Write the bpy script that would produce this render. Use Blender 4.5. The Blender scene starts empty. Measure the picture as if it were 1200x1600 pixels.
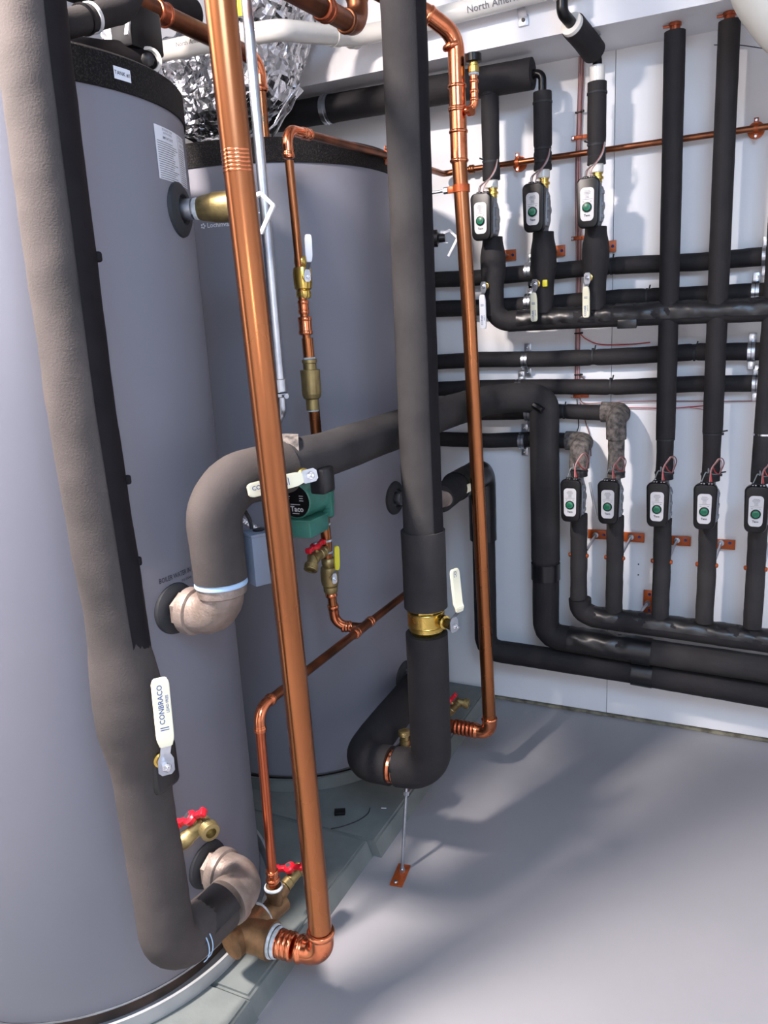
import bpy, bmesh, math, random
from mathutils import Vector, Matrix, Quaternion, noise
random.seed(7)
SC = bpy.context.scene
COL = SC.collection
V = Vector
R = math.radians

# ------------------------------------------------------------------ camera
PITCH, YAW, ROLL, FPX = .2366, .4547, -.0547, 1233.0
CAM = V((0, 0, 1.5))
FW = V((-math.sin(YAW)*math.cos(PITCH), math.cos(YAW)*math.cos(PITCH), -math.sin(PITCH)))
rt0 = V((math.cos(YAW), math.sin(YAW), 0)); up0 = rt0.cross(FW)
RT = rt0*math.cos(ROLL) + up0*math.sin(ROLL)
UP = -rt0*math.sin(ROLL) + up0*math.cos(ROLL)
cd = bpy.data.cameras.new('camera'); cam = bpy.data.objects.new('camera', cd); COL.objects.link(cam)
cd.sensor_fit = 'VERTICAL'; cd.sensor_height = 24; cd.lens = FPX/1600*24; cd.clip_start = .02
mw = Matrix((( RT.x, UP.x, -FW.x, CAM.x), (RT.y, UP.y, -FW.y, CAM.y), (RT.z, UP.z, -FW.z, CAM.z), (0, 0, 0, 1)))
cam.matrix_world = mw
SC.camera = cam

# ------------------------------------------------------------------ light
world = bpy.data.worlds.new('world'); SC.world = world; world.use_nodes = True
world.node_tree.nodes['Background'].inputs[0].default_value = (.55, .66, .85, 1)
world.node_tree.nodes['Background'].inputs[1].default_value = .15
def area(name, loc, target, size, energy, color, size_y=None):
    l = bpy.data.lights.new(name, 'AREA'); l.energy = energy; l.color = color; l.size = size
    if size_y: l.shape = 'RECTANGLE'; l.size_y = size_y
    o = bpy.data.objects.new(name, l); COL.objects.link(o); o.location = loc
    o.rotation_euler = (V(target)-V(loc)).to_track_quat('-Z', 'Y').to_euler()
    return o
def point(name, loc, rad, energy, color):
    l = bpy.data.lights.new(name, 'POINT'); l.energy = energy; l.color = color; l.shadow_soft_size = rad
    o = bpy.data.objects.new(name, l); COL.objects.link(o); o.location = loc; return o
area('ceiling_lamp', (-1.41, .24, 2.86), (-1.41, .241, 0), .25, 164, (1, .885, .83))
# the phone's own flash beside the lens
point('phone_flash', CAM-RT*.022+UP*.004, .006, 8, (1, .93, .90))
area('cool_fill', (.5, -.5, 2.8), (-.3, .6, 1.0), 1.1, 54, (.45, .68, 1))  # unseen soft area light, added as bluish ambient fill for the shaded sides
SC.view_settings.view_transform = 'Standard'; SC.view_settings.look = 'None'
SC.view_settings.gamma = 1; SC.view_settings.use_curve_mapping = False
SC.view_settings.exposure = .6

# ------------------------------------------------------------------ materials
def srgb(c):
    return tuple((x/255/12.92 if x/255 <= .04045 else ((x/255+.055)/1.055)**2.4) for x in c)
def mat(name, col, rough=.5, metal=0, col2=None, scale=20, detail=4, bump=0, bscale=150, contrast=(.35, .65), rough2=None, coat=0, spec=None, stretch=None):
    m = bpy.data.materials.new(name); m.use_nodes = True
    nt = m.node_tree; N = nt.nodes; L = nt.links; b = N['Principled BSDF']
    c1 = srgb(col); b.inputs['Base Color'].default_value = (*c1, 1)
    b.inputs['Roughness'].default_value = rough; b.inputs['Metallic'].default_value = metal
    if coat: b.inputs['Coat Weight'].default_value = coat; b.inputs['Coat Roughness'].default_value = .15
    if spec is not None: b.inputs['Specular IOR Level'].default_value = spec
    tc = N.new('ShaderNodeTexCoord'); src = tc.outputs['Object']
    if stretch:
        mp = N.new('ShaderNodeMapping'); mp.inputs['Scale'].default_value = stretch
        L.new(src, mp.inputs['Vector']); src = mp.outputs['Vector']
    if col2 is not None or rough2 is not None:
        n = N.new('ShaderNodeTexNoise'); n.inputs['Scale'].default_value = scale; n.inputs['Detail'].default_value = detail
        L.new(src, n.inputs['Vector'])
        r = N.new('ShaderNodeMapRange'); r.inputs['From Min'].default_value = contrast[0]; r.inputs['From Max'].default_value = contrast[1]
        L.new(n.outputs['Fac'], r.inputs['Value'])
        if col2 is not None:
            x = N.new('ShaderNodeMix'); x.data_type = 'RGBA'
            x.inputs[6].default_value = (*c1, 1); x.inputs[7].default_value = (*srgb(col2), 1)
            L.new(r.outputs[0], x.inputs[0]); L.new(x.outputs[2], b.inputs['Base Color'])
        if rough2 is not None:
            q = N.new('ShaderNodeMapRange'); q.inputs['To Min'].default_value = rough; q.inputs['To Max'].default_value = rough2
            L.new(r.outputs[0], q.inputs['Value']); L.new(q.outputs[0], b.inputs['Roughness'])
    if bump:
        n2 = N.new('ShaderNodeTexNoise'); n2.inputs['Scale'].default_value = bscale; n2.inputs['Detail'].default_value = 3
        L.new(src, n2.inputs['Vector'])
        bp = N.new('ShaderNodeBump'); bp.inputs['Strength'].default_value = bump; bp.inputs['Distance'].default_value = .002
        L.new(n2.outputs['Fac'], bp.inputs['Height']); L.new(bp.outputs[0], b.inputs['Normal'])
    return m
M = dict(
    wall=mat('white_wall_paint', (228, 229, 231), .55, col2=(223, 225, 229), scale=3, bump=.05, bscale=60),
    beam=mat('beam_paint', (226, 226, 229), .6, bump=.1, bscale=300),
    ceiling=mat('ceiling_paint', (190, 190, 192), .8),
    floor=mat('grey_floor_paint', (142, 141, 145), .36, col2=(138, 138, 142), scale=2.5, rough2=.42, bump=.03, bscale=40),
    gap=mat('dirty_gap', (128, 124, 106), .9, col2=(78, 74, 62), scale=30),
    pad=mat('pad_paint', (110, 116, 114), .6, col2=(94, 101, 100), scale=9, bump=.25, bscale=120),
    pan=mat('galvanised_pan', (182, 184, 186), .36, .35, col2=(164, 167, 170), scale=12),
    tank=mat('tank_paint', (118, 118, 127), .4, col2=(114, 115, 125), scale=1.6, rough2=.46, bump=.04, bscale=30),
    base=mat('tank_base', (86, 70, 62), .7, col2=(60, 50, 46), scale=14),
    lid=mat('speckled_lid', (12, 11, 12), .6, spec=.15, bump=1, bscale=420, col2=(40, 37, 37), scale=300, contrast=(.5, .6)),
    foam=mat('black_foam', (36, 34, 36), .66, col2=(43, 41, 42), scale=16, bump=.35, bscale=380, rough2=.76, spec=.22),
    foamdust=mat('dusty_foam', (74, 68, 66), .9, col2=(56, 53, 52), scale=7, bump=.3, bscale=320, contrast=(.3, .7), spec=.2),
    foamgrey=mat('grey_foam', (56, 54, 54), .85, col2=(45, 43, 44), scale=9, bump=.3, bscale=300, spec=.2),
    foamrough=mat('rough_foam', (112, 105, 100), .95, col2=(56, 53, 52), scale=60, bump=1, bscale=170),
    foamend=mat('foam_cut_end', (40, 39, 41), .95),
    tape=mat('black_tape', (17, 17, 19), .34, col2=(24, 24, 27), scale=30, bump=.3, bscale=40),
    seam=mat('seam_tape', (20, 18, 21), .75, col2=(25, 23, 26), scale=25, spec=.15),
    copper=mat('aged_copper', (174, 112, 72), .24, 1, col2=(158, 100, 66), scale=6, rough2=.32, stretch=(.6, .6, .35)),
    copperred=mat('red_copper', (196, 108, 76), .26, 1, col2=(168, 90, 62), scale=10, rough2=.36, stretch=(1, 1, .3)),
    copperbr=mat('bright_copper', (232, 146, 104), .16, 1, col2=(206, 120, 82), scale=30, rough2=.28),
    copperdk=mat('dark_copper', (150, 92, 62), .38, 1, col2=(104, 66, 48), scale=14, stretch=(1, 1, .3)),
    brass=mat('brass', (214, 186, 104), .24, 1, col2=(196, 164, 84), scale=22, rough2=.34),
    brassdull=mat('dull_brass', (170, 152, 104), .45, .9, col2=(138, 122, 84), scale=30, bump=.2, bscale=200),
    bronze=mat('bronze', (150, 116, 82), .5, .85, col2=(112, 88, 64), scale=26, bump=.35, bscale=160),
    cast=mat('cast_fitting', (156, 142, 134), .5, .6, col2=(132, 118, 108), scale=24, bump=.5, bscale=180),
    steel=mat('zinc_steel', (200, 205, 212), .28, 1, col2=(170, 176, 186), scale=26, rough2=.38),
    chrome=mat('bright_steel', (220, 222, 226), .15, 1),
    ivory=mat('ivory_vinyl', (226, 222, 196), .4),
    yellow=mat('yellow_vinyl', (206, 196, 40), .4),
    white=mat('white_plastic', (222, 224, 228), .4),
    pvc=mat('white_pvc', (214, 212, 206), .22),
    label=mat('paper_label', (214, 217, 224), .5),
    plate=mat('pump_plate', (196, 196, 198), .3, .25),
    ink=mat('dark_ink', (30, 32, 44), .6),
    greyink=mat('grey_ink', (104, 104, 112), .6),
    blueink=mat('blue_ink', (48, 78, 140), .6),
    red=mat('red_plastic', (204, 22, 40), .35),
    green=mat('green_enamel', (66, 132, 120), .38, col2=(60, 122, 110), scale=30),
    dial=mat('green_dial', (18, 112, 78), .35),
    black=mat('black_plastic', (12, 11, 14), .34, spec=.3),
    rubber=mat('black_rubber', (34, 36, 40), .7),
    greybox=mat('grey_box', (108, 118, 134), .5),
    alu=mat('pump_casting', (128, 132, 138), .5, .3),
    bracket=mat('copper_plated_bracket', (178, 84, 34), .42, .35, col2=(156, 70, 28), scale=40),
    screw=mat('blue_screw', (40, 56, 110), .4, .4),
    wirebrown=mat('brown_wire', (128, 84, 80), .5), wirepink=mat('pink_wire', (176, 136, 136), .5),
    wirered=mat('red_wire', (186, 56, 58), .5), wiregrey=mat('grey_wire', (120, 128, 130), .5),
    sealant=mat('thread_tape', (200, 208, 214), .6, col2=(150, 158, 160), scale=60),
    bluetape=mat('blue_ring', (158, 188, 218), .45),
    foil=mat('foil', (206, 208, 214), .2, 1, rough2=.34, scale=30, bump=.6, bscale=60),
    foildull=mat('dull_foil', (150, 146, 142), .5, .7, col2=(110, 106, 104), scale=26, bump=1, bscale=90),
    cream=mat('cream_cover', (216, 214, 204), .6),
    dark=mat('dark_cavity', (12, 12, 13), .9),
)

# ------------------------------------------------------------------ helpers
def link(name, bm, m, parent=None, smooth=True, base=None, label=None):
    """one mesh object, verts in world coordinates, placed under parent"""
    off = V((0, 0, 0))
    if parent is not None:
        p = parent
        while p is not None:
            off += V(p.location); p = p.parent
    elif base is not None:
        off = V(base)
    if off.length > 0:
        bmesh.ops.translate(bm, verts=bm.verts, vec=-off)
    bmesh.ops.recalc_face_normals(bm, faces=bm.faces)
    me = bpy.data.meshes.new(name); bm.to_mesh(me); bm.free()
    me.materials.append(M[m])
    if smooth:
        me.polygons.foreach_set('use_smooth', [True]*len(me.polygons))
        try: me.set_sharp_from_angle(angle=R(38))
        except Exception: pass
    o = bpy.data.objects.new(name, me); COL.objects.link(o)
    if parent is not None: o.parent = parent
    else: o.location = off
    if label: o['label'] = label
    return o
def tag(o, label, cat, group=None):
    o['label'] = label; o['category'] = cat
    if group: o['group'] = group
    return o
def thing(name, label, cat, loc, group=None):
    o = bpy.data.objects.new(name, None); COL.objects.link(o); o.location = loc; o.empty_display_size = .05
    return tag(o, label, cat, group)
def struct(name, bm, m, smooth=False):
    o = link(name, bm, m, smooth=smooth); o['kind'] = 'structure'; return o
def copy_tree(o, parent=None):
    c = o.copy(); COL.objects.link(c)
    if parent is not None: c.parent = parent
    for ch in list(o.children): copy_tree(ch, c)
    return c
def nb(): return bmesh.new()
def frame(o, z, x=None):
    z = V(z).normalized()
    if x is None: x = V((0, 0, 1)) if abs(z.z) < .9 else V((1, 0, 0))
    x = V(x); x = (x - z*x.dot(z)).normalized(); y = z.cross(x)
    return Matrix(((x.x, y.x, z.x, o[0]), (x.y, y.y, z.y, o[1]), (x.z, y.z, z.z, o[2]), (0, 0, 0, 1)))
def box(bm, c, s, bev=0, F=None, seg=2):
    r = bmesh.ops.create_cube(bm, size=1); vs = r['verts']
    for v in vs: v.co = V((v.co.x*s[0]+c[0], v.co.y*s[1]+c[1], v.co.z*s[2]+c[2]))
    if bev:
        es = list({e for v in vs for e in v.link_edges})
        q = bmesh.ops.bevel(bm, geom=es, offset=bev, segments=seg, affect='EDGES', profile=.5)
        vs = list({v for f in q['faces'] for v in f.verts} | {v for v in vs if v.is_valid})
    if F is not None:
        for v in vs: v.co = F @ v.co
    return vs
def lathe(bm, F, prof, seg=24, cap=True):
    """prof: list of (t along axis, radius); F: frame with z axis as axis"""
    rings = []
    for t, r in prof:
        if r < 1e-6: rings.append([bm.verts.new(F @ V((0, 0, t)))]); continue
        rings.append([bm.verts.new(F @ V((r*math.cos(2*math.pi*k/seg), r*math.sin(2*math.pi*k/seg), t))) for k in range(seg)])
    for a, b in zip(rings, rings[1:]):
        if len(a) == 1 and len(b) == 1: continue
        for k in range(seg):
            k2 = (k+1) % seg
            if len(a) == 1: bm.faces.new((a[0], b[k2], b[k]))
            elif len(b) == 1: bm.faces.new((a[k], a[k2], b[0]))
            else: bm.faces.new((a[k], a[k2], b[k2], b[k]))
    if cap:
        for rg, f in ((rings[0], 1), (rings[-1], 0)):
            if len(rg) > 1: bm.faces.new(rg[::-1] if f else rg)
def fillet(pts, br, n=8):
    pts = [V(p) for p in pts]; out = [pts[0]]
    brs = br if isinstance(br, (list, tuple)) else [br]*(len(pts)-2)
    for i in range(1, len(pts)-1):
        p = pts[i]; a = (pts[i-1]-p); b = (pts[i+1]-p); la, lb = a.length, b.length; a.normalize(); b.normalize()
        ang = a.angle(b)
        if ang > math.pi-.02: out.append(p); continue
        rr = brs[i-1]; d = min(rr/math.tan(ang/2), la*.49 if i > 1 else la*.98, lb*.49 if i < len(pts)-2 else lb*.98)
        rr = d*math.tan(ang/2); c = p + (a+b).normalized()*(rr/math.sin(ang/2))
        s = p+a*d-c; e = p+b*d-c; tot = s.angle(e)
        for k in range(n+1):
            t = k/n
            out.append(c + (s*math.sin((1-t)*tot)+e*math.sin(t*tot))/math.sin(tot))
    out.append(pts[-1]); return out
def densify(path, step):
    out = [path[0]]
    for a, b in zip(path, path[1:]):
        n = max(1, int((b-a).length/step))
        for k in range(1, n+1): out.append(a.lerp(b, k/n))
    return out
def sweep(bm, path, r, seg=20, cap=True, jit=0, jsc=9, step=None, arc=None, ref=None, seed=0):
    """tube along path; r a number or f(s); jit = radial noise; arc=(a0,a1) only part of the round (as a thin shell)"""
    if step: path = densify(path, step)
    ds = [0]
    for a, b in zip(path, path[1:]): ds.append(ds[-1]+(b-a).length)
    t0 = (path[1]-path[0]).normalized()
    x = V(ref) if ref is not None else (V((0, 0, 1)) if abs(t0.z) < .9 else V((1, 0, 0)))
    x = (x - t0*x.dot(t0)).normalized(); pt = t0; rings = []
    for i, p in enumerate(path):
        a = path[max(i-1, 0)]; b = path[min(i+1, len(path)-1)]; t = (b-a).normalized()
        q = pt.rotation_difference(t); x = q @ x; x = (x - t*x.dot(t)).normalized(); pt = t; y = t.cross(x)
        rr = r(ds[i]) if callable(r) else r
        rg = []
        for k in range(seg if arc is None else seg+1):
            an = 2*math.pi*k/seg if arc is None else arc[0]+(arc[1]-arc[0])*k/seg
            d = x*math.cos(an)+y*math.sin(an); q2 = rr
            if jit: q2 += jit*noise.noise((p+d*rr)*jsc+V((seed, 0, 0))) + jit*.4*noise.noise((p+d*rr)*jsc*4)
            rg.append(bm.verts.new(p+d*q2))
        rings.append(rg)
    m = len(rings[0])
    for a, b in zip(rings, rings[1:]):
        for k in range(m if arc is None else m-1):
            k2 = (k+1) % m
            bm.faces.new((a[k], a[k2], b[k2], b[k]))
    if cap and arc is None:
        bm.faces.new(rings[0][::-1]); bm.faces.new(rings[-1])
    return rings
def cyl(bm, a, b, r, seg=20): lathe(bm, frame(a, V(b)-V(a)), [(0, r), ((V(b)-V(a)).length, r)], seg)
def bead(bm, p, d, r, w=.0022, h=.0025, seg=24):
    lathe(bm, frame(p, d), [(-w*1.6, r), (-w, r+h*.7), (0, r+h), (w, r+h*.7), (w*1.6, r)], seg, cap=False)
def rod(pts, br, r, step=None, **k):
    bm = nb(); sweep(bm, fillet(pts, br), r, step=step, **k); return bm
def wire(name, pts, r, m, parent=None):
    """smooth spline-like wire through pts"""
    P = [V(p) for p in pts]; out = []
    Q = [P[0]*2-P[1]]+P+[P[-1]*2-P[-2]]
    for i in range(1, len(Q)-2):
        p0, p1, p2, p3 = Q[i-1:i+3]
        for k in range(8):
            t = k/8
            out.append(.5*((2*p1)+(p2-p0)*t+(2*p0-5*p1+4*p2-p3)*t*t+(3*p1-p0-3*p2+p3)*t**3))
    out.append(P[-1]); bm = nb(); sweep(bm, out, r, seg=8)
    return link(name, bm, m, parent)
_tc = {}
def text_verts(s, h, bold=0):
    """flat text mesh: list of verts (x right, y up) centred, and faces"""
    key = (s, bold)
    if key not in _tc:
        c = bpy.data.curves.new('t', 'FONT'); c.body = s; c.size = 1; c.align_x = 'CENTER'; c.align_y = 'CENTER'; c.resolution_u = 2; c.offset = bold
        o = bpy.data.objects.new('t', c); COL.objects.link(o); dg = bpy.context.evaluated_depsgraph_get(); dg.update()
        me = bpy.data.meshes.new_from_object(o.evaluated_get(dg))
        _tc[key] = ([v.co.copy() for v in me.vertices], [tuple(p.vertices) for p in me.polygons])
        bpy.data.objects.remove(o); bpy.data.meshes.remove(me); bpy.data.curves.remove(c)
    vs, fs = _tc[key]
    return [v*(h/.7) for v in vs], fs
def text(bm, s, h, fn, bold=0):
    vs, fs = text_verts(s, h, bold); nv = [bm.verts.new(fn(v.x, v.y)) for v in vs]
    for f in fs:
        try: bm.faces.new([nv[i] for i in f])
        except ValueError: pass
def planefn(o, x, y):
    o, x, y = V(o), V(x).normalized(), V(y).normalized()
    return lambda a, b: o+x*a+y*b
def cylfn(cx, cy, r, a0, z0):
    """text wrapped on a vertical cylinder, a0 in degrees (outside view, x to the right = +angle)"""
    return lambda a, b: V((cx+r*math.cos(R(a0)+a/r), cy+r*math.sin(R(a0)+a/r), z0+b))
def patch(bm, fn, w, h, nx=8, ny=1, x0=0, y0=0):
    g = [[bm.verts.new(fn(x0+w*(i/nx-.5), y0+h*(j/ny-.5))) for i in range(nx+1)] for j in range(ny+1)]
    for j in range(ny):
        for i in range(nx): bm.faces.new((g[j][i], g[j][i+1], g[j+1][i+1], g[j+1][i]))

# ------------------------------------------------------------------ fittings
def insul(parent, pts, br, r, m='foam', jit=.0012, name='insulation', step=.012, seg=28, ref=None, jsc=9, rf=None, n=8, label=None):
    bm = nb(); path = fillet(pts, br, n=n); sweep(bm, path, rf or r, seg=seg, jit=jit, step=step, ref=ref, jsc=jsc)
    return link(name, bm, m, parent, label=label)
def coupling(parent, p, d, r, L, m='copperbr', name='coupling', beads=(0, 1), seg=24, k=1.12):
    """press coupling: sleeve centred at p along d with rolled ends"""
    bm = nb(); d = V(d).normalized(); a = V(p)-d*L/2
    lathe(bm, frame(a, d), [(0, r*1.02), (.001, r*k), (L-.001, r*k), (L, r*1.02)], seg)
    if 0 in beads: bead(bm, a+d*.006, d, r*k, h=r*.13, w=.003)
    if 1 in beads: bead(bm, a+d*(L-.006), d, r*k, h=r*.13, w=.003)
    return link(name, bm, m, parent)
def elbow(parent, a, c, b, r, br, m='copperbr', k=1.1, name='elbow'):
    """bend from a through corner c to b with rolled ends"""
    bm = nb(); a, b, c = V(a), V(b), V(c); sweep(bm, fillet([a, c, b], br, n=12), r*k, seg=24)
    for p, q in ((a, c), (b, c)):
        d = (q-p).normalized(); bead(bm, p+d*.006, d, r*k, h=r*.16, w=.0035)
        lathe(bm, frame(p-d*.001, d), [(0, r*1.02), (.0015, r*(k+.06)), (.014, r*(k+.06)), (.016, r*k)], 24)
    return link(name, bm, m, parent)
def lever(parent, o, n, u, s=1.0, L=.14, w=.026, grip='ivory', kink=.022, rise=.02, txt=True, name='handle', tx='CONBRACO', gstart=.045):
    """ball-valve lever: o stem end, n stem direction, u handle direction; flat bar with offset and a vinyl grip"""
    n = V(n).normalized(); u = (V(u)-n*V(u).dot(n)).normalized(); v = n.cross(u); o = V(o)
    def bar(bm, prof, w, t):
        vs = []
        for (a, h, ww) in prof:
            c = o+u*a+n*h
            vs.append([bm.verts.new(c+v*(ww/2)-n*t/2), bm.verts.new(c-v*(ww/2)-n*t/2), bm.verts.new(c-v*(ww/2)+n*t/2), bm.verts.new(c+v*(ww/2)+n*t/2)])
        for A, B in zip(vs, vs[1:]):
            for k in range(4): bm.faces.new((A[k], A[(k+1) % 4], B[(k+1) % 4], B[k]))
        bm.faces.new(vs[0][::-1]); bm.faces.new(vs[-1])
    bm = nb()
    bar(bm, [(-.016*s, 0, w*.55), (-.010*s, 0, w*.95), (.012*s, 0, w*.95), (.022*s, 0, w*.6), (gstart*s, kink, w*.62), (L*.9, rise, w*.7)], w, .003)
    h = link(name, bm, 'steel', parent)
    if grip:
        bm = nb(); g0 = gstart*s*.95
        bar(bm, [(g0, kink*.96, w*.7), (g0+.012, kink*1.02, w*.95), (g0+.02, rise+(kink-rise)*.6, w), (L-.008, rise, w), (L, rise, w*.72)], w, .0085)
        es = [e for e in bm.edges if e.calc_length() > .004]
        bmesh.ops.bevel(bm, geom=es, offset=.0016, segments=2, affect='EDGES')
        link('grip', bm, grip, h)
        if txt:
            bm = nb(); mid = (g0+L)/2+.008; c = o+u*(mid+.008)+n*(max(rise, .0)+.0053)
            text(bm, tx, w*.30, planefn(c+v*(w*.08), u, v) if txt == 1 else planefn(c-v*(w*.08), -u, -v), .01)
            text(bm, 'LEAD FREE', w*.16, planefn(c-v*(w*.28), u, v) if txt == 1 else planefn(c+v*(w*.28), -u, -v), .01)
            c2 = o+u*(g0+.022)+n*(rise+(kink-rise)*.3+.0053)
            patch(bm, planefn(c2+u*.010, u, v), .0016, w*.5, 1, 1); patch(bm, planefn(c2+u*.014, u, v), .0016, w*.5, 1, 1)
            link('printing', bm, 'blueink', h)
    bm = nb(); lathe(bm, frame(o-n*.0015, n), [(0, w*.30), (.0085*s, w*.30), (.0095*s, w*.26)], 6)
    lathe(bm, frame(o, n), [(.008*s, w*.15), (.015*s, w*.15), (.016*s, w*.12)], 14)
    link('nut', bm, 'chrome', h, smooth=False)
    return h
def stem(parent, a, b, r, m='brass', name='stem'):
    bm = nb(); a, b = V(a), V(b); d = (b-a); L = d.length
    lathe(bm, frame(a, d), [(0, r*1.35), (L*.45, r*1.35), (L*.5, r), (L, r)], 20); return link(name, bm, m, parent)
def drain_valve(p, d, up, label, s=1.0, out=None, body='brassdull', bodylen=.05, group=None, hd=None, sp=.75):
    """small hose-end drain valve: p where it leaves the pipe, d its run, up the handle stem direction"""
    t = thing('drain_valve', label, 'valve', p, group)
    p = V(p); d = V(d).normalized(); L = bodylen*s
    bm = nb(); lathe(bm, frame(p, d), [(0, .010*s), (L*.3, .010*s), (L*.32, .0135*s), (L*.52, .0135*s), (L*.55, .012*s), (L*.9, .012*s), (L*.95, .0145*s), (L*1.12, .0145*s)], 16)
    bead(bm, p+d*L*.2, d, .010*s, h=.003*s); link('body', bm, body, t)
    c = p+d*L*sp; up = V(up); up = (up-d*up.dot(d)).normalized()
    o2 = V(out).normalized() if out is not None else (d-up*.9).normalized()
    e = p+d*L*1.05; bm = nb()
    lathe(bm, frame(e, o2), [(-.004, .012*s), (.014*s, .012*s), (.015*s, .0155*s), (.030*s, .0155*s), (.031*s, .009*s), (.02*s, .009*s)], 18, cap=True)
    for k in range(4): bead(bm, e+o2*(.017+.0035*k)*s, o2, .0152*s, w=.001, h=.0012)
    link('hose_outlet', bm, body, t)
    bm = nb(); cyl(bm, c, c+up*.020*s, .006*s, 12); link('stem', bm, 'brassdull', t)
    bm = nb(); F = frame(c+up*.024*s, up, hd if hd is not None else d)
    lathe(bm, F, [(-.006*s, .009*s), (-.003*s, .0125*s), (.004*s, .0125*s), (.007*s, .009*s)], 16)
    for q in (-1, 1):
        box(bm, (q*.019*s, 0, 0), (.022*s, .009*s, .011*s), .0022*s, F)
        box(bm, (q*.028*s, 0, 0), (.009*s, .015*s, .0125*s), .003*s, F)
    link('handle', bm, 'red', t)
    bm = nb(); lathe(bm, F, [(.006*s, .0055*s), (.0095*s, .0055*s)], 12); link('screw', bm, 'steel', t)
    return t
def zip_tie(parent, p, d, r, tail=None, m='rubber', name='cable_tie'):
    bm = nb(); lathe(bm, frame(p, d), [(-.0028, r-.001), (-.0028, r+.0018), (.0028, r+.0018), (.0028, r-.001)], 28, cap=False)
    if tail is not None:
        tl = V(tail).normalized(); dd = V(d).normalized()
        box(bm, (0, 0, r+.003), (.008, .008, .006), .001, frame(p, tl, dd))
        box(bm, (0, 0, r+.010), (.0045, .002, .018), 0, frame(p, (tl+dd*.25), dd))
    return link(name, bm, m, parent)
# ------------------------------------------------------------------ setting
WY = 2.8; SOF = 2.285; SY = 2.55; CE = 2.92
bm = nb(); box(bm, (0, .2, -.05), (4.4, 5.4, .1)); struct('floor', bm, 'floor')
bm = nb(); box(bm, (0, .2, CE+.05), (4.4, 5.4, .1)); struct('ceiling', bm, 'ceiling')
bm = nb()
for x0, x1 in ((-2.15, -1.697), (-1.695, -.477), (-.475, .744), (.746, 2.1)):
    box(bm, ((x0+x1)/2, WY+.0075, (CE+.014)/2), (x1-x0, .015, CE-.014))
struct('wall_back', bm, 'wall')
bm = nb(); box(bm, (0, WY+.03, CE/2), (4.3, .03, CE)); struct('trim_1', bm, 'gap')
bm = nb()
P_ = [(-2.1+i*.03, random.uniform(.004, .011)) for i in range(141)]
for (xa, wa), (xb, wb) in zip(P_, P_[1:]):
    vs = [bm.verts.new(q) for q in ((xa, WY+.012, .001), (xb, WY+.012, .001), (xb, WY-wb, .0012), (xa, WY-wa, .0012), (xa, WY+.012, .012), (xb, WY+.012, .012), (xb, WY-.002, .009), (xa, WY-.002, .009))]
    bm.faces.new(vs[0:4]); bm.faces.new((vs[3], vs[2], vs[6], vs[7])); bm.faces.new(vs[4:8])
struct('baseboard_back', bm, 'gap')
bm = nb(); box(bm, (-2.13, .2, CE/2), (.06, 5.3, CE)); struct('wall_left', bm, 'wall')
bm = nb(); box(bm, (2.13, .2, CE/2), (.06, 5.3, CE)); struct('wall_right', bm, 'wall')
bm = nb(); box(bm, (0, -2.43, CE/2), (4.3, .06, CE)); struct('wall_front', bm, 'wall')
bm = nb(); box(bm, (0, (SY+WY)/2, (SOF+CE)/2), (4.2, WY-SY, CE-SOF)); struct('trim_2', bm, 'beam')

# concrete pads under the tanks
def slab(y0, y1, x1, top, label):
    bm = nb(); box(bm, ((-2.1+x1)/2, (y0+y1)/2, top/2), (x1+2.1, y1-y0, top))
    for v in bm.verts:
        if v.co.z > top*.5 and v.co.x > -2: v.co.x -= .018
    es = [e for e in bm.edges if min(v.co.z for v in e.verts) > top*.5]
    bmesh.ops.bevel(bm, geom=es, offset=.006, segments=2, affect='EDGES')
    o = link('equipment_pad', bm, 'pad', base=(-1.4, (y0+y1)/2, 0), smooth=False); tag(o, label, 'pad', 'concrete pads under the tanks')
slab(.2, 1.155, -.945, .05, 'grey painted concrete pad slab under the nearer tank at the bottom edge')
slab(1.157, 1.747, -.950, .05, 'grey painted concrete pad slab between the two tanks')
slab(1.749, 2.785, -.924, .05, 'grey-green painted concrete pad slab under the farther tank by the wall')
# ------------------------------------------------------------------ tanks
T1 = (-1.488, 1.249); T2 = (-1.46, 2.262); TR = .41
def tank(c, label, name_no, nozzles):
    t = thing('storage_tank', label, 'tank', (c[0], c[1], .05), 'cylindrical storage tanks')
    F = frame((c[0], c[1], 0), (0, 0, 1), (1, 0, 0)); zb = .112 if name_no == 1 else .1025
    bm = nb(); lathe(bm, F, [(zb, TR-.012), (zb, TR-.001), (zb+.003, TR), (1.935, TR)], 128); link('shell', bm, 'tank', t)
    bm = nb(); lathe(bm, F, [(zb-.0045, TR-.01), (zb-.0045, TR+.0012), (zb+.001, TR+.0012)], 128, cap=False); link('bottom_rim', bm, 'steel', t)
    bm = nb(); lathe(bm, F, [(.054, TR-.03), (.11, TR-.03)], 96); link('base', bm, 'base', t)
    bm = nb(); lathe(bm, F, [(1.928, TR-.002), (1.928, TR+.004), (1.986, TR+.004), (1.992, TR-.004), (1.999, TR-.06), (2.003, 0)], 128); link('lid', bm, 'lid', t)
    for a, z in nozzles:
        d = V((math.cos(R(a)), math.sin(R(a)), 0)); p = V((c[0], c[1], z))+d*(TR-.006)
        bm = nb(); lathe(bm, frame(p, d), [(0, .056), (.010, .053), (.016, .044), (.017, .030), (.010, .026)], 40, cap=False)
        g = link('gasket', bm, 'rubber', t)
        bm = nb(); lathe(bm, frame(p, d), [(.004, .021), (.034, .021)], 24); link('nipple', bm, 'steel', g)
    return t
ta = tank(T1, 'grey-blue cylindrical storage tank nearest the camera, filling the left side', 1, ((17.7, 1.743), (-6.6, .944), (-6.3, .328)))
tb = tank(T2, 'grey-blue cylindrical storage tank farther back, beside the white wall', 2, ((17.7, 1.743), (-3.8, .949), (-3.4, .327)))
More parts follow.
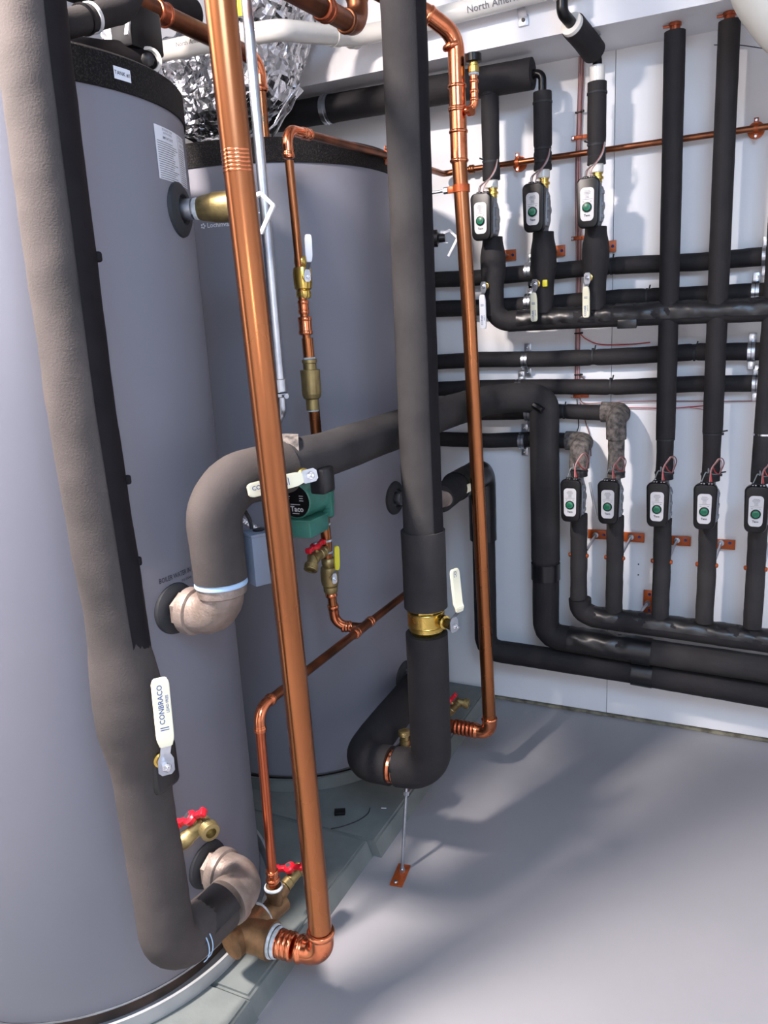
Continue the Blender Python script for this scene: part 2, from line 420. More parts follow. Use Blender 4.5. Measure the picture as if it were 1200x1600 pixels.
# lid label
bm = nb(); patch(bm, cylfn(*T1, TR+.0048, -3.4, 1.957), .040, .021); lb = link('lid_label', bm, 'label', ta)
bm = nb(); text(bm, 'TANK #1', .0066, cylfn(*T1, TR+.0055, -3.4, 1.957), .004); link('printing', bm, 'ink', lb)
# paper sheets
for a, w, ti in ((14.4, .100, 'IMPORTANT'), (24.8, .046, 'NOTICE')):
    bm = nb(); patch(bm, cylfn(*T1, TR+.0008, a, 1.842), w, .098, 14); sh = link('paper_sheet', bm, 'label', ta)
    bm = nb(); fn = cylfn(*T1, TR+.0014, a, 1.842)
    text(bm, 'STORAGE TANK', .0042, lambda x, y: fn(x, y+.044)); text(bm, 'INSTRUCTIONS', .0036, lambda x, y: fn(x, y+.038))
    text(bm, ti, .0055, lambda x, y: fn(x, y+.029), .004)
    for k in range(17):
        ww = w*random.uniform(.6, .86); patch(bm, fn, ww, .0013, 6, 1, -w*.45+ww/2, .021-.0042*k)
    link('printing', bm, 'greyink', sh)
bm = nb(); fn = cylfn(*T1, TR+.001, -5.2, 1.012); text(bm, 'BOILER WATER IN', .0102, lambda x, y: fn(x*.75, y), .008); text(bm, 'TO TANK', .005, lambda x, y: fn(x+.03, y-.016)); link('boiler_lettering', bm, 'ink', ta)
bm = nb(); fn = cylfn(*T2, TR+.001, -77, 1.779); text(bm, 'Lochinvar', .0125, lambda x, y: fn(x+.006, y), .01)
for q in (0, 72, 144, 216, 288):
    F = frame(fn(-.041+.005*math.cos(R(q)), .005*math.sin(R(q))), (math.cos(R(-77)), math.sin(R(-77)), 0)); lathe(bm, F, [(0, .0024), (.0004, .0024)], 8)
link('maker_lettering', bm, 'label', tb)
# drain pans
for c, lab, rr, h in ((T1, 'pale metal drain pan with rolled rim around the nearer tank', .434, .040), (T2, 'metal drain pan ring under the farther tank', .424, .044)):
    bm = nb(); F = frame((c[0], c[1], .0505), (0, 0, 1), (1, 0, 0))
    lathe(bm, F, [(0, 0), (0, rr-.004), (h, rr), (h+.004, rr+.004), (h+.004, rr-.003), (h-.002, rr-.006), (.003, rr-.009), (.003, 0)], 128, cap=False)
    tag(link('drain_pan', bm, 'pan' if c is T1 else 'pad', base=(c[0], c[1], .05)), lab, 'pan', 'drain pans under the tanks')

# ------------------------------------------------------------------ riser A: big insulated pipe at left with valve
r = .0505
t = thing('insulated_pipe', 'thick black foam insulated riser at the far left in front of the nearer tank', 'pipe', (-.98, .95, .345))
def rfA(s):
    # s measured from the top down
    z = 2.74-s
    b = 0
    if .55 < z < .86: b = .011*(.5-.5*math.cos((z-.55)/.31*2*math.pi))
    return r+b
insul(t, [(-.985, .985, 2.90), (-.98, .935, 1.9), (-.98, .928, 1.4), (-.977, .945, .7), (-.972, .95, .345), (-.962, 1.095, .335)], [3, 3, 3, .062], r, 'foamdust', jit=.003, rf=rfA, ref=(0, -1, 0), n=10)
bm = nb(); sweep(bm, densify([V((-.985, .985, 2.90)), V((-.98, .935, 1.9)), V((-.98, .928, 1.4)), V((-.98, .945, .72))], .02), lambda s: r+.0022, seg=10, arc=(R(-148), R(-70)), cap=False, ref=(0, -1, 0), jit=.0012, jsc=14)
link('seam_tape', bm, 'seam', t)
for z in (1.62, 1.27, 1.13): 
    bm = nb(); box(bm, (0, 0, 0), (.012, .010, .016), .004, frame((-.937, .965, z), (0, 0, 1), (1, .4, 0))); link('seam_lump', bm, 'seam', t)
# seam flap opening at the low horizontal
bm = nb(); sweep(bm, [V((-.970, .985, .335)), V((-.962, 1.10, .337))], .0525, seg=10, arc=(R(-20), R(75)), cap=False, ref=(0, 0, 1)); link('open_seam_flap', bm, 'tape', t)
for y in (.995, 1.006):
    wire('hose_clamp', [(-.968+.053*math.cos(R(q)), y, .338+.053*math.sin(R(q))) for q in range(-48, 34, 12)], .0012, 'bluetape', t)
t = thing('ball_valve', 'ball valve with long cream handle pointing up on the far left insulated riser', 'valve', (-.93, .95, .757))
bm = nb(); box(bm, (-.935, .955, .752), (.03, .06, .09), .010); link('foam_wrap', bm, 'tape', t)
stem(t, (-.930, .945, .777), (-.897, .925, .777), .0105)
lever(t, (-.895, .924, .777), (.8, -.6, .05), (-.03, .07, 1), L=.165, w=.029, kink=.016, rise=.016, txt=1)

# bottom cast elbow of tank 1
def cast_elbow(label, a, c, b, r, br, grp='cast elbows on the tank'):
    a, c, b = V(a), V(c), V(b); t = thing('cast_elbow', label, 'elbow', a, grp)
    bm = nb(); sweep(bm, fillet([a, c, b], br, n=12), lambda s: r, seg=28, jit=.0012, jsc=30)
    link('body', bm, 'cast', t)
    for p, q in ((a, c), (b, c)):
        d = (q-p).normalized(); bm = nb()
        lathe(bm, frame(p, d), [(-.001, r*.9), (-.001, r*1.13), (.010, r*1.16), (.020, r*1.13), (.023, r*1.0)], 28); link('collar', bm, 'cast', t)
    d = (c-a).normalized(); bm = nb(); lathe(bm, frame(a-d*.022, d), [(0, r*.85), (.022, r*.85)], 6); link('hex_bushing', bm, 'cast', t)
    return t
cast_elbow('pale cast pipe elbow at the bottom outlet of the nearer tank', (-1.045, 1.196, .328), (-.955, 1.190, .328), (-.960, 1.112, .334), .045, .055)
cast_elbow('pale cast pipe elbow turning up at mid height of the nearer tank', (-1.045, 1.200, .944), (-.951, 1.197, .944), (-.953, 1.197, 1.012), .043, .055)
# ------------------------------------------------------------------ C: big insulated run from tank 1 to the wall
t = thing('insulated_pipe', 'thick dark pipe curving up from mid tank, back to the wall, down and right', 'pipe', (-.967, 1.195, 1.0))
insul(t, [(-.953, 1.197, 1.022), (-.954, 1.197, 1.212), (-.885, 1.36, 1.219)], .085, .0535, 'foamdust', jit=.0025, n=12)
insul(t, [(-.905, 1.30, 1.221), (-.868, 1.50, 1.222), (-.868, 2.30, 1.222), (-.845, 2.60, 1.222), (-.74, 2.665, 1.222), (-.677, 2.675, 1.21), (-.675, 2.675, .64)], [.2, 2, .3, .2, .07], .050, 'foamgrey', jit=.0012, n=8)
insul(t, [(-.94, 1.36, 1.238), (-.875, 1.40, 1.236)], .02, .046, 'foamrough', jit=.006, name='open_stub')
insul(t, [(-.675, 2.675, .64), (-.675, 2.675, .352), (-.34, 2.672, .338)], .05, .047, 'foam', jit=.001, n=3)
insul(t, [(-.34, 2.672, .338), (.25, 2.672, .322)], .05, .045, 'foamgrey', jit=.002)
bm = nb(); lathe(bm, frame((-.675, 2.675, .60), (0, 0, 1)), [(-.03, .0505), (-.03, .0515), (.03, .0515), (.03, .0505)], 32, cap=False); link('tape_band', bm, 'tape', t)
bm = nb(); lathe(bm, frame((-.335, 2.672, .338), (1, 0, -.04)), [(-.03, .0485), (-.03, .0495), (.03, .0490), (.03, .0475)], 32, cap=False); link('tape_band', bm, 'tape', t)
bm = nb(); sweep(bm, densify([V((-.59, 2.672, .349)), V((-.36, 2.672, .339))], .01), .0485, seg=14, arc=(R(-75), R(75)), cap=False, ref=(0, -.6, .8), jit=.004, jsc=40); link('tape_patch', bm, 'tape', t)
bm = nb(); lathe(bm, frame((-.953, 1.197, 1.012), (0, 0, 1)), [(-.001, .047), (-.001, .0525), (.003, .053), (.010, .050)], 32); link('blue_ring', bm, 'bluetape', t)
bm = nb(); sweep(bm, fillet([(-.70, 2.628, 1.20), (-.668, 2.618, 1.182)], .01), .012, seg=8); link('tape_patch', bm, 'tape', t)
# valve with cream handle on C
t = thing('ball_valve', 'ball valve on the thick mid-height pipe, cream handle lying level', 'valve', (-.84, 1.38, 1.24))
stem(t, (-.842, 1.345, 1.208), (-.808, 1.320, 1.211), .010)
lever(t, (-.802, 1.316, 1.212), (.80, -.58, .18), (-.36, -1, -.04), L=.132, w=.028, kink=.004, rise=.004, txt=2, gstart=.018)
bm = nb(); box(bm, (-.838, 1.425, 1.180), (.036, .05, .055), .006, None); link('tape_wrap', bm, 'tape', t)
# ------------------------------------------------------------------ D: insulated low run from tank 2
t = thing('insulated_pipe', 'black insulated pipe wrapped at its top corner, dropping to the lowest run along the wall', 'pipe', (-.905, 2.68, .26))
insul(t, [(-.888, 2.22, .957), (-.905, 2.47, .957)], .05, .044, 'foam', jit=.0012)
insul(t, [(-.905, 2.40, .957), (-.905, 2.672, .957), (-.908, 2.678, .70)], .055, .050, 'tape', jit=.002, n=3, name='elbow_wrap')
insul(t, [(-.906, 2.678, .86), (-.908, 2.68, .262), (-.36, 2.69, .247)], .05, .042, 'foam', jit=.001, n=3)
insul(t, [(-.37, 2.69, .247), (.25, 2.69, .224)], .05, .045, 'foam', jit=.001)
bm = nb(); lathe(bm, frame((-.335, 2.69, .246), (1, 0, -.04)), [(-.035, .046), (-.035, .0475), (.035, .0475), (.035, .046)], 32, cap=False); link('tape_band', bm, 'tape', t)
bm = nb(); lathe(bm, frame((-.887, 2.215, .957), (0, 1, 0)), [(0, .001), (0, .026), (.006, .028), (.008, .04)], 28); link('pipe_end', bm, 'cast', t)
t = thing('ball_valve', 'small valve with white handle on the wrapped elbow behind the thin copper riser', 'valve', (-.86, 2.46, .98))
stem(t, (-.868, 2.45, .972), (-.835, 2.425, .972), .010, 'yellow')
lever(t, (-.832, 2.42, .972), (.8, -.6, 0), (-.35, -1, -.32), L=.105, w=.026, kink=.004, rise=.004, txt=2, gstart=.03)
# ------------------------------------------------------------------ B: middle insulated riser
t = thing('insulated_pipe', 'thick dark insulated riser in the middle of the picture with U-shaped bottom loop', 'pipe', (-.752, 1.75, .31))
insul(t, [(-.740, 1.75, 2.90), (-.750, 1.75, 1.2), (-.750, 1.75, .90)], 3, .0485, 'foamgrey', jit=.0012, ref=(0, -1, 0))
bm = nb(); sweep(bm, densify([V((-.740, 1.75, 2.90)), V((-.750, 1.75, 1.2)), V((-.750, 1.75, .95))], .02), .0505, seg=10, arc=(R(-128), R(-56)), cap=False, ref=(0, -1, 0), jit=.001, jsc=14)
link('seam_tape', bm, 'seam', t)
insul(t, [(-.750, 1.75, .990), (-.751, 1.75, .788)], .1, .0555, 'foamgrey', jit=.0012, name='lower_sleeve')
insul(t, [(-.752, 1.75, .716), (-.755, 1.75, .318), (-.855, 1.75, .308)], .075, .0545, 'foam', jit=.001, n=12)
insul(t, [(-.876, 1.75, .306), (-.978, 1.752, .300), (-.980, 1.90, .315), (-.985, 2.19, .322)], [.062, 3], .054, 'foam', jit=.0015, n=12)
bm = nb(); lathe(bm, frame((-.868, 1.75, .306), (1, 0, 0)), [(-.012, .044), (-.006, .047), (.001, .044), (.008, .047), (.014, .044)], 24); link('copper_joint', bm, 'copperbr', t)
bm = nb(); sweep(bm, densify([V((-.862, 1.75, .306)), V((-.802, 1.75, .309))], .006), .0535, seg=14, arc=(R(-10), R(75)), cap=False, ref=(0, 0, 1), jit=.003, jsc=50); link('tape_patch', bm, 'tape', t)
t = thing('ball_valve', 'large bare brass ball valve in the middle insulated riser with upright cream handle', 'valve', (-.752, 1.75, .64))
F = frame((-.752, 1.75, .714), (0, 0, 1), (1, 0, 0)); bm = nb()
lathe(bm, F, [(0, .030), (.002, .039), (.012, .043), (.013, .0445), (.026, .0455), (.027, .0475), (.062, .0475), (.063, .0455)], 40)
lathe(bm, F, [(.063, .046), (.079, .046)], 8); link('body', bm, 'brass', t)
bm = nb()
for z in (.0265, .0620): bead(bm, F @ V((0, 0, z)), (0, 0, 1), .0465, w=.0015, h=.002)
link('ribs', bm, 'brass', t)
bm = nb(); fn = cylfn(-.752, 1.75, .0478, -68, .760); text(bm, 'NA', .012, lambda x, y: fn(x, y), .02); text(bm, 'CRN', .007, lambda x, y: fn(x, y-.020), .01); link('raised_lettering', bm, 'brass', t)
stem(t, (-.708, 1.735, .760), (-.668, 1.715, .760), .013)
lever(t, (-.662, 1.712, .760), (.9, -.42, 0), (-.02, .0, 1), L=.150, w=.028, kink=.022, rise=.010, txt=1)
# floor stand
t = thing('pipe_stand', 'thin threaded rod stand on an orange base plate on the floor under the middle riser', 'stand', (-.842, 1.71, 0))
bm = nb(); box(bm, (0, 0, .0025), (.036, .088, .005), .001, frame((-.842, 1.700, 0), (0, 0, 1), (1, .0, 0)) @ Matrix.Rotation(R(8), 4, 'Z')); link('base_plate', bm, 'bracket', t)
bm = nb(); lathe(bm, frame((-.842, 1.712, .004), (.05, .12, 1)), [(0, .0045), (.252, .0045)], 12); link('rod', bm, 'steel', t)
bm = nb()
for z, h in ((.004, .010), (.232, .012)): lathe(bm, frame(V((-.842, 1.712, z))+V((.05, .12, 0))*z, (.05, .12, 1)), [(0, .0085), (h, .0085)], 6)
lathe(bm, frame((-.842, 1.668, .005), (0, 0, 1)), [(0, .006), (.003, .004)], 10); link('nut', bm, 'steel', t)

# ------------------------------------------------------------------ E: big copper riser
re = .0248
t = thing('copper_pipe', 'big shiny bare copper riser in front of the tanks, full height of the picture', 'pipe', (-.812, 1.222, .17))
PE = [(-.790, 1.115, 2.90), (-.793, 1.150, 1.80), (-.7955, 1.172, 1.38), (-.801, 1.20, .843), (-.803, 1.218, .235)]
bm = nb(); sweep(bm, densify(fillet(PE, 8), .05), re, seg=40); link('tube', bm, 'copper', t)
elbow(t, (-.803, 1.218, .232), (-.803, 1.219, .168), (-.862, 1.214, .168), re, .036)
coupling(t, (-.895, 1.211, .168), (1, .05, 0), re, .050, name='coupling')
bm = nb()
for k in range(3): bead(bm, (-.878-.012*k, 1.213-.001*k, .168), (1, .05, 0), re*1.1, h=.004, w=.004)
link('rolled_ring', bm, 'copperbr', t)
bm = nb(); 
for k in range(6): bead(bm, V((-.7932, 1.1505+.0002*k, 1.78-.006*k)), (0, -.03, 1), re-.0004, h=.0005, w=.0012, seg=40)
link('scuff_marks', bm, 'copperbr', t)
# bronze tee cluster at tank 1
t = thing('bronze_tee', 'bulky bronze tee fitting on the pad joining the big copper riser', 'fitting', (-.998, 1.24, .15))
bm = nb(); lathe(bm, frame((-1.007, 1.165, .168), (.22, 1, 0)), [(0, .034), (.045, .033), (.065, .037), (.095, .037), (.097, .026), (.165, .022)], 32)
cyl(bm, (-1.0, 1.205, .168), (-.935, 1.210, .168), .037, 32); link('body', bm, 'bronze', t)
bm = nb(); lathe(bm, frame((-.935, 1.2105, .168), (1, .04, 0)), [(-.008, .0415), (.008, .0415), (.010, .034), (.016, .034)], 32); link('collar', bm, 'bronze', t)
for q, k in ((-.924, .0355), (-.914, .0325)):
    bm = nb(); bead(bm, (q, 1.211, .168), (1, .04, 0), k-.001, w=.003, h=.003); link('thread_tape', bm, 'sealant', t)
bm = nb(); bead(bm, (-.993, 1.262, .168), (.22, 1, 0), .036, w=.003, h=.002); link('thread_tape', bm, 'sealant', t)
bm = nb(); lathe(bm, frame((-.987, 1.27, .168), (.12, 1, .35)), [(0, .02), (.075, .018)], 24); lathe(bm, frame((-.977, 1.30, .178), (0, 0, 1)), [(-.005, .019), (.03, .018), (.036, .021), (.05, .021)], 24); link('reducer', bm, 'bronze', t)
bm = nb(); bead(bm, (-.977, 1.30, .226), (0, 0, 1), .0185, w=.003, h=.004); link('thread_tape', bm, 'sealant', t)
drain_valve((-.982, 1.325, .188), (.28, 1, .36), (-.12, -.1, 1), 'drain valve with red handle on the pad beside the bronze tee', s=1.15, bodylen=.062, hd=(1, .3, -.15))
drain_valve((-1.055, 1.075, .458), (.50, .42, .50), (.05, -.1, 1), 'brass drain valve with red handle low on the nearer tank, right of the left riser', s=1.25, bodylen=.066, out=(.8, -.45, -.1), hd=(1, .45, -.1), sp=.95)

# ------------------------------------------------------------------ G: small copper line
rg = .0112
t = thing('copper_pipe', 'small copper line rising from the bronze tee then sloping back past the farther tank', 'pipe', (-.977, 1.30, .23))
X0 = -.973
bm = nb(); cyl(bm, (-.977, 1.30, .23), (X0, 1.303, .636), rg, 24); link('tube', bm, 'copperred', t)
bm = nb(); cyl(bm, (X0, 1.335, .682), (X0, 2.22, .672), rg, 24); link('tube', bm, 'copperdk', t)
elbow(t, (X0, 1.303, .628), (X0, 1.304, .682), (X0, 1.358, .682), rg, .034, k=1.15)
coupling(t, (-.977, 1.3, .256), (0, 0, 1), rg, .036, k=1.25)
coupling(t, (-.977, 1.3, .246), (0, 0, 1), rg, .014, k=1.35)
for y in (1.775, 1.860): 
    coupling(t, (X0, y, .677), (0, 1, 0), rg, .024, k=1.2)
bm = nb(); cyl(bm, (X0, 1.775, .677), (X0, 1.86, .677), rg*1.2, 24); cyl(bm, (X0, 1.815, .677), (-1.012, 1.805, .679), rg*1.2, 24); link('tee', bm, 'copperdk', t)
# recirculation riser
RX, RY = -1.04, 1.765
t = thing('copper_pipe', 'thin copper riser with brass fittings before the farther tank, crossing to the wall', 'pipe', (RX, RY, .70))
elbow(t, (-1.004, 1.806, .679), (RX-.002, 1.787, .690), (RX, 1.775, .752), rg*1.12, .040, k=1.12)
for k in range(3):
    bm = nb(); bead(bm, (-1.008-.008*k, 1.803-.003*k, .681), (1, .4, -.1), rg*1.25, w=.003, h=.0025); link('rolled_ring', bm, 'copperbr', t)
bm = nb(); cyl(bm, (RX, 1.775, .75), (RX, 1.767, .92), rg*1.1, 24); cyl(bm, (RX, 1.767, .92), (RX, 1.762, 1.01), rg*1.25, 24); link('tube', bm, 'copper', t)
coupling(t, (RX, 1.771, .79), (0, 0, 1), rg*1.12, .03, k=1.2)
coupling(t, (RX, 1.763, 1.012), (0, 0, 1), rg*1.4, .022, 'copperbr', k=1.15)
for z in (.905, .938, .984):
    bm = nb(); bead(bm, (RX, 1.766, z), (0, 0, 1), rg*1.25, w=.0018, h=.0012); link('solder_ring', bm, 'sealant', t)
PR = [V((RX, 1.757, 1.16)), V((RX, 1.745, 1.40)), V((RX, 1.735, 1.62)), V((RX, 1.72, 1.915))]
bm = nb(); cyl(bm, PR[0], PR[1]+V((0, 0, .07)), rg*1.28, 24); cyl(bm, PR[1], (RX, 1.722, 1.88), rg*.92, 24); link('tube', bm, 'copper', t)
coupling(t, (RX, 1.740, 1.50), (0, 0, 1), rg*1.2, .045, 'copperbr', k=1.2); coupling(t, (RX, 1.738, 1.545), (0, 0, 1), rg*.95, .035, 'copperbr', k=1.2)
elbow(t, (RX, 1.722, 1.885), (RX, 1.720, 1.948), (RX, 1.80, 1.952), rg*.95, .035, k=1.18)
bm = nb(); sweep(bm, fillet([(RX, 1.79, 1.952), (RX, 2.30, 1.975), (RX-.005, 2.755, 1.985), (-.99, 2.762, 1.990)], [3, .025]), rg*.9, seg=20); link('tube', bm, 'copperdk', t)
coupling(t, (RX, 1.815, 1.953), (0, 1, .04), rg*.95, .03, k=1.22)
# long wall line
t = thing('copper_pipe', 'thin copper line running high along the wall behind the upper pumps', 'pipe', (-.4, 2.762, 1.99))
bm = nb(); sweep(bm, densify([V((-1.0, 2.762, 1.990)), V((-.45, 2.762, 1.992)), V((.35, 2.762, 1.996))], .1), rg*.85, seg=20); link('tube', bm, 'copperdk', t)
coupling(t, (-.985, 2.762, 1.990), (1, 0, 0), rg*.9, .03, 'copperdk', k=1.25)
coupling(t, (-.945, 2.762, 1.990), (1, 0, 0), rg*.9, .02, 'copperdk', k=1.3)
def bell_clamp(p, d, wn, label, s=1.0):
    """split ring clamp: p on pipe axis, d pipe direction, wn direction towards the wall"""
    t = thing('pipe_clamp', label, 'clamp', p, 'copper-coloured split clamps on the thin copper line')
    p = V(p); d = V(d).normalized(); wn = V(wn).normalized(); u = wn.cross(d).normalized()
    bm = nb(); lathe(bm, frame(p, d), [(-.006*s, .0098), (-.006*s, .0135*s), (.006*s, .0135*s), (.006*s, .0098)], 24, cap=False); link('ring', bm, 'bracket', t)
    for q in (-1, 1):
        bm = nb(); box(bm, (0, 0, 0), (.013*s, .004*s, .018*s), .0015, frame(p+u*q*.0205*s, u, d)); link('ear', bm, 'bracket', t)
        bm = nb(); lathe(bm, frame(p+u*q*.022*s-wn*.005*s, wn), [(0, .0035*s), (.010*s, .0035*s)], 8); link('screw', bm, 'steel', t)
    bm = nb(); lathe(bm, frame(p+wn*.010*s, wn), [(0, .007*s), (.018*s, .007*s), (.020*s, .024*s), (.026*s, .024*s)], 28); link('flange', bm, 'bracket', t)
bell_clamp((-.785, 2.762, 1.991), (1, 0, 0), (0, 1, 0), 'small orange-copper clamp on the thin wall line between first and second upper pumps')
bell_clamp((-.064, 2.762, 1.994), (1, 0, 0), (0, 1, 0), 'orange-copper clamp on the thin wall line at the right edge')
bell_clamp((RX, 2.27, 1.973), (0, 1, 0), (-1, 0, 0), 'orange-copper clamp on the thin copper line just left of the middle riser', .9)
# valves on recirc riser
def inline_valve(p, label, r, lev, st=(.75, -.66, 0), mb='brass', grip='white', w=.017, L=.10, kink=.018):
    t = thing('ball_valve', label, 'valve', p); p = V(p)
    bm = nb(); F = frame(p, (0, 0, 1), (1, 0, 0))
    lathe(bm, F, [(-.05, r*1.1), (-.045, r*1.35), (-.032, r*1.35), (-.030, r*1.15), (-.026, r*1.55), (-.012, r*1.7), (.012, r*1.7), (.024, r*1.55), (.028, r*1.15), (.032, r*1.35), (.045, r*1.35), (.05, r*1.1)], 20)
    link('body', bm, mb, t)
    s = V(st).normalized(); stem(t, p+s*r*1.4, p+s*(r*1.4+.018), .006, mb)
    lever(t, p+s*(r*1.4+.019), s, lev, s=.75, L=L, w=w, grip=grip, kink=kink, rise=kink, txt=0)
    return t
inline_valve((RX, 1.744, 1.615), 'brass valve with slim white upright handle high on the thin copper riser', .0135, (.05, 0, 1), L=.095)
inline_valve((RX, 1.770, .838), 'brass valve with yellow upright handle below the green pump', .0145, (.06, 0, 1), grip='yellow', mb='brassdull', w=.014, L=.098, kink=.024)
t = thing('check_valve', 'stubby dull brass check valve on the thin copper riser above the thick pipe', 'valve', (RX, 1.75, 1.33))
bm = nb(); F = frame((RX, 1.747, 1.335), (0, 0, 1), (1, 0, 0))
lathe(bm, F, [(-.045, .0165), (-.018, .0165), (-.014, .022), (-.004, .0245)], 24); lathe(bm, F, [(-.004, .0245), (.040, .0245), (.046, .025), (.056, .0255), (.057, .017), (.072, .017), (.074, .019), (.082, .019)], 24)
link('body', bm, 'brassdull', t)
for z in (-.046, .085):
    bm = nb(); bead(bm, F @ V((0, 0, z)), (0, 0, 1), .0142, w=.0018, h=.0015); link('solder_ring', bm, 'sealant', t)
drain_valve((RX+.004, 1.755, .915), (-.1, -1, -.12), (.0, -.1, 1), 'brass drain valve with red handle left of the thin riser, below the green pump', s=1.15, out=(.1, -.75, -.8))
# green pump
t = thing('circulator_pump', 'green circulator pump with black round end face, beside the big copper riser', 'pump', (RX, 1.757, 1.09))
ax = V((.0, -1, 0)); c0 = V((RX+.005, 1.705, 1.079))
bm = nb(); box(bm, (0, 0, .0), (.118, .118, .012), .008, frame(c0, ax, (1, 0, 0))); 
for q in ((-.045, -.045), (.045, -.045), (-.045, .045), (.045, .045)): lathe(bm, frame(c0, ax, (1, 0, 0)) @ Matrix.Translation((q[0], q[1], .004)), [(0, .011), (.008, .010)], 14)
link('flange', bm, 'green', t)
bm = nb(); lathe(bm, frame(c0, ax, (1, 0, 0)), [(.004, .052), (.012, .048), (.080, .045), (.086, .045), (.088, .042), (.084, .040)], 40); link('motor_housing', bm, 'green', t)
bm = nb(); lathe(bm, frame(c0, ax, (1, 0, 0)), [(.080, .041), (.0855, .0405)], 40); pf = link('face_plate', bm, 'black', t)
bm = nb(); fc = c0+ax*.0858; fn = planefn(fc, (1, 0, 0), (0, 0, 1))
text(bm, 'Taco', .013, lambda x, y: fn(x+.004, y-.020), .03)
for k, (x, y, w) in enumerate(((-.02, .012, .012), (-.02, .006, .009), (.018, .014, .012), (.018, .008, .01), (.018, .002, .012), (0, -.008, .028), (0, -.031, .02))): patch(bm, fn, w, .0016, 1, 1, x, y)
link('printing', bm, 'label', pf)
bm = nb(); box(bm, (c0.x+.004, 1.655, 1.079-.068), (.082, .094, .044), .004); b_ = link('terminal_box', bm, 'green', t)
bm = nb(); box(bm, (c0.x+.004, 1.655, 1.079-.046), (.09, .100, .004), .001); link('terminal_cover', bm, 'green', b_)
bm = nb(); lathe(bm, frame((c0.x-.02, 1.61, 1.010), (-.3, -1, 0)), [(0, .014), (.012, .014), (.013, .011), (.024, .011), (.025, .004), (.036, .002)], 12); link('cable_connector', bm, 'steel', b_)
bm = nb(); lathe(bm, frame((RX, 1.757, 1.06), (0, 0, 1)), [(-.04, .020), (-.02, .034), (.06, .034), (.10, .020)], 28); link('volute', bm, 'green', t)
# flexible conduit
bm = nb(); P = fillet([(RX-.02, 1.585, 1.02), (-1.06, 1.50, 1.03), (-1.06, 1.40, 1.10), (-1.06, 1.36, 1.16)], .08); sweep(bm, densify(P, .003), lambda s: .0075+.0012*math.sin(s*1400), seg=14)
tag(link('flexible_conduit', bm, 'steel', base=(RX, 1.585, 1.0)), 'short ribbed metal flexible conduit leading from the green pump behind the copper riser', 'conduit')
# aquastat box
t = thing('control_box', 'small grey control box against the thick bent pipe, above the cast elbow', 'box', (-.885, 1.29, 1.0))
F = frame((-.905, 1.275, 1.048), (0, 0, 1), (1, -.55, 0)); bm = nb(); box(bm, (0, 0, 0), (.046, .060, .105), .003, F); link('case', bm, 'greybox', t)
bm = nb(); box(bm, (0, 0, .0525), (.050, .062, .006), .001, F); link('cover', bm, 'greybox', t)
bm = nb(); lathe(bm, F @ Matrix.Translation((-.004, 0, .055)), [(0, .012), (.003, .012), (.003, .008)], 18); link('knockout', bm, 'black', t)
wire('sensor_wire', [(-.93, 1.285, 1.10), (-.935, 1.285, 1.125), (-.95, 1.285, 1.15)], .004, 'rubber', t)
# conduit H
t = thing('steel_conduit', 'slim shiny steel conduit standing behind the big copper riser', 'conduit', (-1.0, 1.535, 1.33))
bm = nb(); cyl(bm, (-.995, 1.535, 1.36), (-1.0, 1.530, 2.90), .0112, 24); link('tube', bm, 'steel', t)
bm = nb(); F = frame((-.995, 1.535, 1.36), (0, 0, 1), (1, 0, 0))
lathe(bm, F, [(-.004, .0125), (-.002, .0145), (.024, .0145), (.026, .0125)], 20); lathe(bm, F, [(-.016, .012), (-.014, .0185), (-.007, .0185), (-.005, .012)], 8)
lathe(bm, frame((-.98, 1.52, 1.349), (1, -.6, 0)), [(0, .004), (.014, .004), (.014, .006), (.017, .006)], 8); link('connector', bm, 'steel', t)
bm = nb(); sweep(bm, fillet([(-.995, 1.535, 1.345), (-.995, 1.535, 1.31), (-1.045, 1.55, 1.25), (-1.05, 1.55, 1.17)], .03), .009, seg=14); link('elbow_fitting', bm, 'steel', t)
# top valve of tank 1
def top_valve(p, a, label, steelhandle=True):
    d = V((math.cos(R(a)), math.sin(R(a)), 0)); p = V(p); t = thing('ball_valve', label, 'valve', p)
    bm = nb(); lathe(bm, frame(p, d), [(0, .016), (.020, .016)], 8); link('nipple', bm, 'chrome', t)
    bm = nb(); lathe(bm, frame(p+d*.018, d), [(0, .021), (.006, .022), (.010, .017)], 20); link('thread_tape', bm, 'sealant', t)
    bm = nb(); lathe(bm, frame(p+d*.022, d), [(0, .018), (.01, .024), (.035, .028), (.037, .0295), (.075, .0305), (.077, .026)], 28); link('body', bm, 'brassdull', t)
    bm = nb(); lathe(bm, frame(p+d*.098, d), [(0, .026), (.022, .026), (.026, .014), (.045, .013)], 24); link('plug', bm, 'black', t)
    e = p+d*.142; bm = nb(); F = frame(e, (d.x, d.y, 0), (0, 0, 1))
    for A, B, w in (((.014, -.002), (.020, .016), .014), ((.020, .016), (-.004, .040), .012), ((-.004, .040), (-.055, .010), .011)):
        a_, b_ = V((A[0], 0, A[1])), V((B[0], 0, B[1])); a2 = F @ a_; b2 = F @ b_
        box(bm, (0, 0, (b2-a2).length/2), (.008, w*1.15, (b2-a2).length+.004), .002, frame(a2, b2-a2, F.to_3x3() @ V((1, 0, 1))))
    lathe(bm, frame(e+V((0, 0, .016))-d*.012, d), [(0, .006), (.012, .006)], 12); h = link('handle', bm, 'white', t)
    wire('keeper_wire', [e-d*.03, e-d*.012+V((0, 0, -.012)), e+d*.010+V((0, 0, -.016))], .0012, 'white', h)
    return t
top_valve((-1.085, 1.378, 1.743), 20, 'dull brass valve with bent white handle at the top outlet of the nearer tank')
top_valve((-1.06, 2.385, 1.743), 17, 'black plugged valve with bent white handle near the wall, right of the middle riser')
